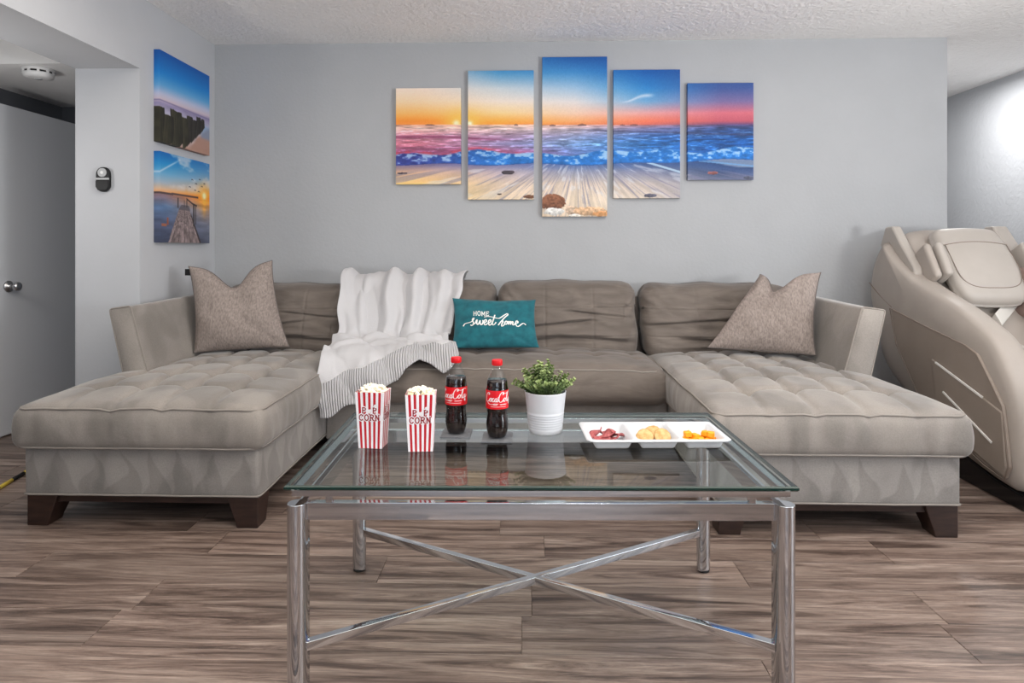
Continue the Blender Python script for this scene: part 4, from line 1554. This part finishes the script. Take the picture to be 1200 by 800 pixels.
def make_bottle():
    b = thing('cola_bottle', '', 'bottle')
    lathe('body', bprof + neck[1:], M_pet, b, 40, cap1=False)
    ins = [(max(r - .0008, .001), z + (.0012 if z < .01 else 0)) for r, z in bprof if z < .172]
    lathe('cola', ins + [(.0296, .1705)], M_cola, b, 40)
    cap = lathe('cap', [(.0150, .2135), (.0154, .214), (.0154, .2285), (.0145, .2300), (0, .2302)], M_red, b, 40, cap0=False, cap1=False)
    for k in range(0):
        pass
    cv, cf = [], []
    for k in range(40):
        a = 2 * PI * k / 40
        for (da, rr) in ((-.03, .0154), (.03, .0154), (0, .0160)):
            for z in (.2155, .2275):
                cv.append((rr * math.cos(a + da), rr * math.sin(a + da), z))
        q = 6 * k
        cf += [(q, q + 4, q + 5, q + 1), (q + 4, q + 2, q + 3, q + 5)]
    mesh('cap_grip', cv, cf, M_red, cap)
    lab = lathe('label', [(.0338, .0895), (.03395, .091), (.03395, .1425), (.0338, .1435)], M_red, b, 48, cap0=False, cap1=False)

    def on_label(x, y_):
        a = -PI / 2 + (x - 66) * .0200
        return Vector((.03425 * math.cos(a), .03425 * math.sin(a), .108 + y_ * .00078))
    ribbons('lettering', [smooth_path(q, 5) for q in COKE], on_label, M_label_white, lab, 2.7, (.55, 1.35))
    small = []
    for (x0, x1, yv) in ((40, 58, -7), (70, 104, -6), (28, 100, -14.5)):
        small.append((dense([(x0, yv), (x1, yv)], 3), 1.3 if yv < -10 else 2.2))
    ribbons('lettering', small, on_label, M_label_white, lab, 2)
    badge = [(dense([(121, -8), (121, 2)], 2), 9.0)]
    ribbons('badge', badge, on_label, M_label_white, lab, 9)
    return b


bot = make_bottle()
bot['label'] = 'cola bottle with red cap and label beside the popcorn boxes'
bot['group'] = 'cola bottles on the glass table'
bot.location = (-.211, 1.972, TZ + .0045)
bot.rotation_euler.z = math.radians(-8)
b2 = copy_tree(bot)
b2['label'] = 'cola bottle with red cap and label beside the potted plant'
b2.location = (-.084, 1.929, TZ + .0045)
b2.rotation_euler.z = math.radians(12)

# ------------------------------------------------------------------ popcorn boxes


def make_popcorn_box():
    b = thing('popcorn_box', '', 'popcorn box')
    wb, db, wt, dt, h = .0335, .0275, .0415, .0350, .157

    def wall(axis, sgn, nst):
        V, Fs, mi = [], [], []
        for k in range(nst + 1):
            u = -1 + 2 * k / nst
            for t in (0, .5, 1):
                w, d = wb + (wt - wb) * t, db + (dt - db) * t
                z = h * t + (0.004 * (1 - abs((u * nst * .5) % 2 - 1)) if t == 1 else 0)
                if axis == 'y':
                    V.append((u * w, sgn * d, z))
                else:
                    V.append((sgn * w, u * d, z))
        for k in range(nst):
            for t in (0, 1):
                q = 3 * k + t
                Fs.append((q, q + 3, q + 4, q + 1)); mi.append(k % 2)
        o = mesh('panel', V, Fs, [M_box_white, M_box_red], b, False)
        for pgn, m_ in zip(o.data.polygons, mi):
            pgn.material_index = m_
        s = o.modifiers.new('thickness', 'SOLIDIFY'); s.thickness = .0008; s.offset = 0
        return o
    front = wall('y', -1, 11); wall('y', 1, 11); wall('x', -1, 9); right = wall('x', 1, 9)
    mesh('bottom', [(-wb, -db, .0008), (wb, -db, .0008), (wb, db, .0008), (-wb, db, .0008)], [(0, 1, 2, 3)], M_box_white, b, False)

    def on_front(x, y_, off=.0009):          # x, y in millimetres from the middle of the base
        t = (y_ * .001) / h
        return Vector((x * .001, -(db + (dt - db) * t) - off, y_ * .001))

    def on_right(x, y_, off=.0009):
        t = (y_ * .001) / h
        return Vector(((wb + (wt - wb) * t) + off, x * .001, y_ * .001))
    for place, par in ((on_front, front), (on_right, right)):
        wd = []
        kx = 1.0 if place is on_front else .8
        serif_word('P', -21 * kx, 101, 15, 10, wd, 1.5)
        serif_word('P', 10 * kx, 101, 15, 10, wd, 1.5)
        serif_word('CORN', -30 * kx, 80, 16, 15.6 * kx, wd, 1.5)
        ribbons('lettering_edge', wd, lambda x, y_, p=place: p(x, y_, .0009), M_box_white, par, 8.2)
        ribbons('lettering', wd, lambda x, y_, p=place: p(x, y_, .0013), M_box_darkred, par, 3.3)
        blob = []
        for (cx, cy, r) in ((-2.6, 108, 3.6), (2.6, 108.5, 3.6), (0, 103.5, 3.8), (16, 122, 3.4), (20, 124, 3.4), (18, 118.5, 3.2)):
            for q in range(6):
                a0, a1 = PI * q / 6 - PI / 2, PI * (q + 1) / 6 - PI / 2
                ya, yb_ = cy + r * math.sin(a0), cy + r * math.sin(a1)
                ym, wv_ = (ya + yb_) / 2, r * math.cos((a0 + a1) / 2)
                blob.append(([(cx - wv_, ym), (cx, ym), (cx + wv_, ym)], yb_ - ya + .05))
        ribbons('kernel_mark', blob, lambda x, y_, p=place: p(x * kx, y_, .0017), M_label_white, par, 6)
    return b, wt, dt, h


pbx, wt_, dt_, h_ = make_popcorn_box()


def popcorn_heap(seed):
    rnd = random.Random(seed)
    bm = bmesh.new()
    for k in range(95):
        x = rnd.uniform(-.90, .90) * (wt_ - .003); y_ = rnd.uniform(-.88, .88) * (dt_ - .003)
        hz = .145 + .024 * (1 - (x / wt_) ** 2 * .6 - (y_ / dt_) ** 2 * .6) + rnd.uniform(-.007, .004)
        for q in range(4):
            r = rnd.uniform(.0034, .0058)
            o = Vector((rnd.uniform(-1, 1), rnd.uniform(-1, 1), rnd.uniform(-1, 1))) * .0044
            mm = Matrix.Translation(Vector((x * .93, y_ * .93, hz)) + o) @ Matrix.Diagonal((r, r * rnd.uniform(.7, 1.1), r * rnd.uniform(.7, 1.1), 1))
            bmesh.ops.create_icosphere(bm, subdivisions=1, radius=1, matrix=mm)
    return bm_obj('popcorn', bm, M_popcorn)


for k, (loc, rz, lab) in enumerate((((-.436, 1.847, TZ + .0004), -5, 'red and white striped popcorn box near the knit blanket corner'), ((-.294, 1.823, TZ + .0004), 5, 'red and white striped popcorn box next to a cola bottle'))):
    b = pbx if k == 0 else copy_tree(pbx)
    b.location = loc
    b.rotation_euler.z = math.radians(rz)
    b['label'] = lab
    b['group'] = 'striped popcorn boxes'
    hp = popcorn_heap(20 + k)
    hp.location = loc
    hp.rotation_euler.z = math.radians(rz)
    tag(hp, ['heap of white popcorn in the striped box near the blanket', 'heap of white popcorn in the striped box beside the bottle'][k], 'popcorn', 'popcorn in the boxes', 'stuff')

# ------------------------------------------------------------------ potted plant
pot = thing('potted_plant', 'small leafy green plant in a ribbed white pot', 'plant', (.062, 2.008, TZ))
pr = [(.030, 0), (.0485, 0), (.0505, .003)]
for k in range(7):
    z = .012 + .0075 * k
    r = .0505 + .013 * z / .125
    pr += [(r + .0006, z), (r + .0012, z + .003), (r - .0002, z + .0055)]
pr += [(.0575, .068), (.0635, .122), (.064, .125), (.0622, .126), (.0605, .122), (.058, .100)]
lathe('pot', pr, M_pot, pot, 48, cap1=False)
lathe('soil', [(.0585, .104), (.03, .108), (0, .109)], M_soil, pot, 32, cap0=False, cap1=False)
rnd = random.Random(4)
LV, LF, LC = [], [], []
SV, SF = [], []


def leaf(pos, d, up, L, W, col):
    d = d.normalized()
    side = d.cross(up)
    if side.length < 1e-4:
        side = Vector((1, 0, 0))
    side.normalize()
    nn = side.cross(d).normalized()
    b0 = len(LV)
    for (t, w, c) in ((0, .12, 0), (.3, .85, .10), (.62, 1.0, .08), (.88, .6, -.04), (1.0, .05, -.12)):
        p_ = pos + d * L * t + nn * L * c * .8
        LV.append(p_ - side * W * w * .5 + nn * W * .12 * w); LV.append(p_ - nn * W * .02); LV.append(p_ + side * W * w * .5 + nn * W * .12 * w)
        for q in range(3):
            LC.append(col)
    for i in range(4):
        for q in range(2):
            a = b0 + 3 * i + q
            LF.append((a, a + 1, a + 4, a + 3))


for k in range(64):
    a = rnd.uniform(0, 2 * PI); e = rnd.uniform(0, 1) ** .6
    r0 = e * .038
    base = Vector((r0 * math.cos(a), r0 * math.sin(a), .106))
    H_ = rnd.uniform(.055, .112) * (1 - .36 * e ** 2)
    lean = Vector((math.cos(a), math.sin(a), 0)) * e * rnd.uniform(.036, .072)
    pts = [base + lean * (t * t * .6 + t * .4) + Vector((0, 0, H_ * t * (1 - .12 * t * e))) for t in (0, .25, .5, .75, 1)]
    v, f = tube_data(pts, .0011, 5)
    o_ = len(SV)
    SV += [tuple(q) for q in v]; SF += [tuple(i + o_ for i in q) for q in f]
    g_ = rnd.random()
    for t in np.linspace(.25, 1, 8):
        i = min(int(t * 4), 3); fr = t * 4 - i
        p_ = pts[i].lerp(pts[i + 1], fr)
        ax = (pts[i + 1] - pts[i]).normalized()
        ph = rnd.uniform(0, PI)
        for q in range(3 if t > .6 else 2):
            w = ph + q * 2 * PI / (3 if t > .6 else 2)
            out = Vector((math.cos(w), math.sin(w), .0))
            d = out + ax * (.45 + .8 * t * t)
            tip = max(0, t - .6) / .4
            c0 = lin((72, 98, 52)); c1 = lin((150, 168, 104)); c2 = lin((196, 204, 150))
            mixv = min(1, max(0, .25 * g_ + .65 * tip + rnd.uniform(-.2, .2)))
            c = c0 + (c1 - c0) * mixv + (c2 - c1) * max(0, mixv - .75) * 1.2
            leaf(p_, d, ax, rnd.uniform(.011, .0165) * (1 - .25 * tip), rnd.uniform(.0075, .0115), (float(c[0]), float(c[1]), float(c[2]), 1))
fo = mesh('foliage', LV, LF, M_leaf, pot)
fo['kind'] = 'stuff'
ca_ = fo.data.attributes.new('Col', 'FLOAT_COLOR', 'POINT')
ca_.data.foreach_set('color', np.array(LC, dtype=np.float32).ravel())
mesh('stems', SV, SF, M_stem, pot)['kind'] = 'stuff'

# ------------------------------------------------------------------ snack tray
TRX, TRY, TRR = .371, 1.915, math.radians(2.6)
TW, TD, TH_ = .204, .1015, .031
tray = None
V, Fs = [], []
nx, ny = 156, 80
comps = [-.1295, 0, .1295]


def tray_z(x, y_):
    best = 1e9
    for cx in comps:
        hx, hy, rc = .0605, .088, .018
        qx, qy = abs(x - cx) - (hx - rc), abs(y_) - (hy - rc)
        sd_ = math.hypot(max(qx, 0), max(qy, 0)) + min(max(qx, qy), 0) - rc
        best = min(best, sd_)
    t = min(max(-best / .019, 0), 1)
    t = t * t * (3 - 2 * t) * .75 + .25 * t
    z = TH_ - .0275 * t
    e = max(abs(x) - (TW - .004), abs(y_) - (TD - .004), 0)
    return z - e * .6


rc = .022
for j in range(ny + 1):
    for i in range(nx + 1):
        x = -TW + 2 * TW * i / nx; y_ = -TD + 2 * TD * j / ny
        # round the outline
        qx, qy = abs(x) - (TW - rc), abs(y_) - (TD - rc)
        if qx > 0 and qy > 0:
            L_ = math.hypot(qx, qy); m_ = max(qx, qy)
            k = m_ / L_
            x = math.copysign(TW - rc + qx * k, x); y_ = math.copysign(TD - rc + qy * k, y_)
        V.append((x, y_, tray_z(x, y_)))
for j in range(ny):
    for i in range(nx):
        a = j * (nx + 1) + i
        Fs.append((a, a + 1, a + nx + 2, a + nx + 1))
tray = mesh('snack_tray', V, Fs, M_tray)
tray.location = (TRX, TRY, TZ)
tray.rotation_euler.z = TRR
s = tray.modifiers.new('thickness', 'SOLIDIFY'); s.thickness = .0030; s.offset = -1
tag(tray, 'white rectangular three-compartment snack tray on the glass table', 'tray')


def tray_pt(x, y_, z):
    c, s_ = math.cos(TRR), math.sin(TRR)
    return Vector((TRX + x * c - y_ * s_, TRY + x * s_ + y_ * c, TZ + z))


TF = TH_ - .0275
rnd = random.Random(8)
# salami: thin round slices, curled, overlapping
sal = [(-.151, -.030, 20, -12, 10, 0), (-.135, .010, 24, 14, 60, .001), (-.120, -.034, -12, 18, 140, .003), (-.104, .004, 15, -20, 200, .004), (-.128, -.012, 30, 8, 250, .007), (-.158, .020, 35, -25, 300, .004)]
for k, (x, y_, ax, ay, rz, dz) in enumerate(sal):
    bm = bmesh.new()
    R_ = .024
    rings, seg_ = 4, 20
    top, bot_ = [], []
    for sgn, store in ((1, top), (-1, bot_)):
        for ri in range(rings + 1):
            r = R_ * ri / rings
            rr = []
            for q in range(seg_):
                a = 2 * PI * q / seg_
                X, Y_ = r * math.cos(a), r * math.sin(a)
                z = .010 * (X / R_) ** 2 + .004 * math.sin(3 * a + k) * (r / R_) ** 2 + sgn * .0011
                rr.append(bm.verts.new((X, Y_, z)))
                if ri == 0:
                    break
            store.append(rr)
    for store in (top, bot_):
        for q in range(seg_):
            bm.faces.new((store[0][0], store[1][q], store[1][(q + 1) % seg_]))
        for ri in range(1, rings):
            for q in range(seg_):
                bm.faces.new((store[ri][q], store[ri][(q + 1) % seg_], store[ri + 1][(q + 1) % seg_], store[ri + 1][q]))
    for q in range(seg_):
        bm.faces.new((top[-1][q], top[-1][(q + 1) % seg_], bot_[-1][(q + 1) % seg_], bot_[-1][q]))
    o = bm_obj('salami_slice', bm, M_salami)
    o.location = tray_pt(x, y_, TF + .0090 + dz)
    o.rotation_euler = (math.radians(ax), math.radians(ay), math.radians(rz))
    tag(o, 'curled dark red salami slice lying in the tray compartment near the plant', 'salami', 'salami slices in the tray')
# crackers: thin round scalloped discs
crk = [(-.027, -.030, 48, -10, .0125), (.023, -.032, 52, 8, .0135), (-.020, .014, 12, -14, .0050), (.016, .018, 10, 8, .0050), (.002, .006, 30, -20, .0150)]
for k, (x, y_, ax, ay, dz) in enumerate(crk):
    prof = []
    bm = bmesh.new()
    n_ = 36
    lay = []
    for (z, kk) in ((-.0018, .95), (-.0008, 1), (.0008, 1), (.0018, .95)):
        lay.append([bm.verts.new((.0245 * kk * (1 + .018 * math.cos(12 * 2 * PI * q / n_)) * math.cos(2 * PI * q / n_), .0245 * kk * (1 + .018 * math.cos(12 * 2 * PI * q / n_)) * math.sin(2 * PI * q / n_), z)) for q in range(n_)])
    for a, b in zip(lay[:-1], lay[1:]):
        for q in range(n_):
            bm.faces.new((a[q], a[(q + 1) % n_], b[(q + 1) % n_], b[q]))
    bm.faces.new(lay[0]); bm.faces.new(lay[-1])
    o = bm_obj('cracker', bm, [M_cracker, M_cracker_edge])
    for pgn in o.data.polygons:
        pgn.material_index = 1 if len(pgn.vertices) == 4 else 0
    o.location = tray_pt(x, y_, TF + .0060 + dz)
    o.rotation_euler = (math.radians(ax), math.radians(ay), TRR + k)
    # tilt towards the room
    o.rotation_euler = Matrix.Rotation(TRR, 3, 'Z').to_euler()
    mt = Matrix.Rotation(math.radians(ay), 3, 'Y') @ Matrix.Rotation(math.radians(ax), 3, 'X')
    o.rotation_euler = mt.to_euler()
    tag(o, 'round golden cracker in the middle tray compartment', 'cracker', 'crackers in the tray')
# cheese: small rough cubes
chs = [(.092, -.030), (.113, -.036), (.134, -.032), (.155, -.036), (.170, -.024), (.101, -.008), (.124, -.010), (.147, -.010), (.098, -.024, 1), (.164, -.030, 1), (.152, -.016, 1), (.120, -.026, .7)]
for k, q in enumerate(chs):
    h_c = rnd.uniform(.0066, .0084)
    o = soft_box('cheese_cube', -.0100, .0100, -.0092, .0092, -h_c, h_c, .0028, (3, 3, 3),
                 lambda x, y_, z, k=k: Vector((x + .0016 * nz3(x + k, y_, z, 160), y_ + .0016 * nz3(x, y_ + k, z, 160), z + .0016 * nz3(x, y_, z + k, 160))), M_cheese)
    o.location = tray_pt(q[0], q[1], TF + h_c + .0006 + (.0152 * q[2] if len(q) > 2 else 0))
    o.rotation_euler = (rnd.uniform(-.15, .15), rnd.uniform(-.15, .15), rnd.uniform(0, 3))
    tag(o, 'orange cheddar chunk in the end tray compartment', 'cheese', 'cheese chunks in the tray')

# ------------------------------------------------------------------ massage chair (only its near side shows fully)
chair = thing('massage_chair', 'beige leather massage chair with curved side shell and silver strips', 'massage chair', (2.43, 3.3, 0), world=True)
CX0, CX1 = 2.06, 2.80


def out_px(pts, X=CX0):
    return [(q.y, q.z) for q in (at_x(u, v, X) for u, v in pts)]


def resample(pts, step=.03, closed=True):
    p_ = [np.array(q) for q in pts]
    if closed:
        p_ = p_ + [p_[0]]
    out = []
    for a, b in zip(p_[:-1], p_[1:]):
        n = max(1, int(np.hypot(*(b - a)) / step))
        for k in range(n):
            out.append(tuple(a + (b - a) * k / n))
    return out


shell_px = [(1033, 284), (1046, 304), (1066, 325), (1091, 342), (1119, 360), (1146, 382), (1161, 397), (1172, 416), (1183, 442), (1191, 470), (1195.5, 506), (1197, 550), (1196, 568),
            (1190, 576), (1178, 570), (1160, 558), (1128, 534), (1100, 508), (1065, 468), (1036, 425), (1028, 395), (1021, 362), (1018, 340), (1021, 313), (1027, 295)]
shell = out_px(shell_px)
shell = [tuple(q) for q in smooth_path(shell + [shell[0]], 3)[:-1]]
cyz = (sum(q[0] for q in shell) / len(shell), sum(q[1] for q in shell) / len(shell))


def side_shell(sgn, xo, xi):
    """loft: outer face domed, rolling into the arm rest"""
    bm = bmesh.new()
    rings = []
    for (k, dx) in ((0.55, -.022), (.75, -.018), (.90, -.011), (.965, -.002), (.992, .014), (1.0, .032), (1.0, .085), (.985, .112), (.955, .125)):
        rr = []
        for (yy, zz) in shell:
            if k < .9:
                q = (cyz[0] + (yy - cyz[0]) * k, cyz[1] + (zz - cyz[1]) * k)
            else:
                d = (1 - k) * .55
                L_ = math.hypot(yy - cyz[0], zz - cyz[1])
                q = (yy - (yy - cyz[0]) / L_ * d, zz - (zz - cyz[1]) / L_ * d)
            rr.append(bm.verts.new((xo + sgn * dx, q[0], q[1])))
        rings.append(rr)
    n = len(shell)
    for a, b in zip(rings[:-1], rings[1:]):
        for i in range(n):
            bm.faces.new((a[i], a[(i + 1) % n], b[(i + 1) % n], b[i]))
    bm.faces.new(rings[0]); bm.faces.new(rings[-1])
    return bm_obj('side_shell', bm, M_leather, chair)


ss = side_shell(1, CX0 + .006, None)
ss2 = side_shell(-1, CX1 - .006, None)
# raised panel with fold line and silver strips on the near side
pan_px = [(1048, 361), (1085, 380), (1136, 404), (1151, 415), (1166, 445), (1181, 476), (1184, 500), (1189, 548), (1184, 562), (1160, 545), (1134, 521), (1085, 470), (1056, 405)]
PX = CX0 - .024


def panel(sgn, X):
    pts = out_px(pan_px)
    o = prism_x('side_panel', pts, X, X + sgn * .02, M_leather_panel, chair, .008, 3)
    tube('seam', [(X - sgn * .001, q[0], q[1]) for q in resample(pts, .05)], .0022, M_seam, o, 5, True)
    low = out_px([(1098, 420), (1182, 483), (1187, 548), (1183, 558), (1134, 517), (1104, 470)])
    prism_x('lower_panel', low, X - sgn * .007, X + sgn * .01, M_leather_panel, o, .006, 3)
    for a, b in (((1104, 424.5), (1160, 465.6)), ((1113, 459), (1171, 518.5))):
        A, B = at_x(*a, CX0), at_x(*b, CX0)
        d = (B - A).normalized()
        nn = Vector((0, -d.z, d.y)) * .0045
        v = [A + nn, B + nn, B - nn, A - nn]
        V_ = [(X - sgn * .0115, q.y, q.z) for q in v] + [(X - sgn * .005, q.y, q.z) for q in v]
        mesh('silver_strip', V_, [(0, 1, 2, 3), (7, 6, 5, 4), (0, 4, 5, 1), (1, 5, 6, 2), (2, 6, 7, 3), (3, 7, 4, 0)], M_silver, o, False)


panel(1, PX)
panel(-1, CX1 + .024)
# stitched seam across the shell
tube('seam', [(CX0 - .0055 - .008 * k / 6, q[0], q[1]) for k, q in enumerate(smooth_path(out_px([(1020, 331), (1033, 346), (1048, 360)]), 3))], .0028, M_seam, chair, 5)

# head wings standing on both shells
for sgn, X in ((1, CX0 + .045), (-1, CX1 - .045)):
    w = out_px([(1040, 266), (1048, 265), (1058, 285), (1074, 313), (1076, 324), (1066, 326), (1048, 306), (1034, 288)], CX0 + .06)
    wing = prism_x('head_wing', w, X - .0, X + sgn * (.055 if sgn > 0 else .085), M_leather_light, chair, .012, 3)
    w2 = out_px([(1043, 282), (1050, 283), (1066, 312), (1064, 317), (1050, 304)], CX0 + .06)
    prism_x('wing_grille', w2, X + sgn * (.050 if sgn > 0 else .080), X + sgn * (.058 if sgn > 0 else .088), M_leather_panel, wing, .004, 2)

# reclined back between the shells: sections in (y, z), swept over x
back = [(3.02, .50), (3.15, .54), (3.30, .585), (3.43, .68), (3.53, .82), (3.61, .96), (3.69, 1.10), (3.77, 1.18), (3.84, 1.208), (3.90, 1.19), (3.95, 1.10), (3.96, .90), (3.93, .66), (3.85, .45), (3.70, .32), (3.20, .26), (3.02, .36)]
back = [tuple(q) for q in smooth_path(back + [back[0]], 3)[:-1]]
bc = (3.55, .72)
bm = bmesh.new()
rings = []
xm, hw = (CX0 + CX1) / 2, (CX1 - CX0) / 2 - .105
for u in (-1, -.97, -.88, -.7, -.4, 0, .4, .7, .88, .97, 1):
    k = 1 - .10 * abs(u) ** 4 - (.05 if abs(u) == 1 else 0)
    rings.append([bm.verts.new((xm + u * hw, bc[0] + (a - bc[0]) * k, bc[1] + (b - bc[1]) * k)) for a, b in back])
for a, b in zip(rings[:-1], rings[1:]):
    n = len(back)
    for i in range(n):
        bm.faces.new((a[i], a[(i + 1) % n], b[(i + 1) % n], b[i]))
bm.faces.new(rings[0]); bm.faces.new(rings[-1])
bm_obj('backrest', bm, M_leather, chair)
# head pillow lying on the back, seam round its face
ang = math.radians(58)
hc = Vector((xm + .008, 3.605, 0.995))
du = Vector((0, math.cos(ang), math.sin(ang)))       # up along the back
dn = Vector((0, -math.sin(ang), math.cos(ang)))      # out of it


def hp_fn(x, y_, z):
    # x across, y along the back, z thickness
    w = 1 - .16 * max(0, -y_ / .22) ** 2 - .10 * max(0, y_ / .22) ** 2
    crown = .016 * (1 - (x / .22) ** 2) * (1 - (y_ / .24) ** 2) if z > 0 else 0
    p_ = hc + Vector((1, 0, 0)) * x * w + du * (y_ - .02 * (1 - (x / .24) ** 2) * (1 if y_ < 0 else -1)) + dn * (z + crown + .035 - .03 * max(0, y_ / .2))
    return p_


hp_ = soft_box('head_pillow', -.195, .190, -.235, .225, -.05, .05, .05, (20, 20, 4), hp_fn, M_leather_light, chair)
rim = []
for k in range(40):
    a = PI + PI * k / 39
    rim.append(hp_fn(.165 * math.copysign(abs(math.cos(a)) ** .45, math.cos(a)), -.03 - .125 * abs(math.sin(a)) ** .6, .050))
rim = [hp_fn(-.165, .09, .05)] + rim + [hp_fn(.165, .09, .05)]
tube('seam', rim, .0022, M_seam, hp_, 5)
tube('seam', [hp_fn(x, .095 - .01 * (x / .2) ** 2, .0505) for x in np.linspace(-.172, .168, 21)], .0022, M_seam, hp_, 5)
# two soft side pads next to the pillow, and their twins
for sgn in (-1, 1):
    for (off, L_, out_, m_) in ((.272, .105, .065, M_leather), (.222, .100, .085, M_leather_light)):
        def pad_fn(x, y_, z, sgn=sgn, off=off, out_=out_):
            return hc + Vector((1, 0, 0)) * (sgn * (off + x)) + du * (y_ - .01) + dn * (z + out_ - .015)
        soft_box('side_pad', -.021, .021, -L_, L_, -.058, .058, .0205, (2, 10, 6), pad_fn, m_, chair)
# seat, light stripe, arm pads, control
soft_box('seat_cushion', xm - hw + .004, xm + hw - .004, 2.66, 3.16, .40, .55, .05, (10, 12, 4), None, M_leather, chair)
qs = [at_y(1166, 367, 3.42), at_y(1184, 346, 3.53), at_y(1194, 357, 3.50), at_y(1175, 381, 3.39)]
v = [tuple(q) for q in qs] + [(q.x, q.y + .03, q.z - .03) for q in qs]
bevel(mesh('light_stripe', v, [(0, 1, 2, 3), (7, 6, 5, 4), (0, 4, 5, 1), (1, 5, 6, 2), (2, 6, 7, 3), (3, 7, 4, 0)], M_stripe, chair), .004, 2)
for sgn, X in ((1, CX0 + .175), (-1, CX1 - .175)):
    def arm_fn(x, y_, z, X=X):
        t = (y_ - 3.0) / .5
        return Vector((X + x, y_, z + .18 * max(0, t) + .0))
    if sgn < 0:
        soft_box('shoulder_pad', 2.60, 2.70, 3.36, 3.54, .74, 1.00, .04, (4, 8, 8), lambda x, y_, z: Vector((x + .10 * (z - .74) - .02, y_ + .35 * (z - .74), z)), M_mauve, chair)
    else:
        soft_box('arm_pad', -.03, .03, 2.85, 3.40, .55, .66, .028, (3, 10, 3), arm_fn, M_leather, chair)
cp = at_x(1145, 374, CX0 + .075)
ctl = soft_box('control_pad', cp.x - .02, cp.x + .03, cp.y - .05, cp.y + .05, cp.z - .035, cp.z + .006, .012, (3, 6, 2), None, M_leather_light, chair)
soft_box('control_button', cp.x - .014, cp.x + .014, cp.y + .004, cp.y + .044, cp.z + .000, cp.z + .012, .005, (2, 3, 2), None, M_black_gloss, ctl)
# leg rest in front, black base and feet
soft_box('leg_rest', xm - hw + .01, xm + hw - .01, 2.30, 2.70, .12, .50, .06, (10, 8, 6), lambda x, y_, z: Vector((x, y_ + .25 * (z - .12), z)), M_leather, chair)
bs = [(2.74, .010), (2.80, .055), (3.00, .085), (3.14, .150), (3.40, .330), (3.60, .36), (3.80, .25), (3.84, .010)]
bo = prism_x('base', bs, CX0 + .075, CX1 - .075, M_black_gloss, chair, .012, 3)
for X in (CX0 + .015, CX1 - .075):
    prism_x('base_foot', [(2.68, 0), (2.67, .030), (2.74, .066), (2.95, .085), (3.12, .125), (3.45, .22), (3.74, .22), (3.84, 0)], X, X + .06, M_black_gloss, bo, .010, 3)

# ------------------------------------------------------------------ striped rod on the floor of the opening
A, B = at_z(-14, 579, .009), at_z(50, 541, .009)
rod = thing('striped_rod', 'thin yellow and black rod lying on the floor behind the chaise', 'rod', (A.x, A.y, 0), world=True)
cuts = [0, .18, .40, .62, .72, 1.0]
for k in range(5):
    p0, p1 = A.lerp(B, cuts[k]), A.lerp(B, cuts[k + 1])
    tube('segment', [p0, p1], .009, M_black_plastic if k in (2,) else M_yellow, rod, 10)
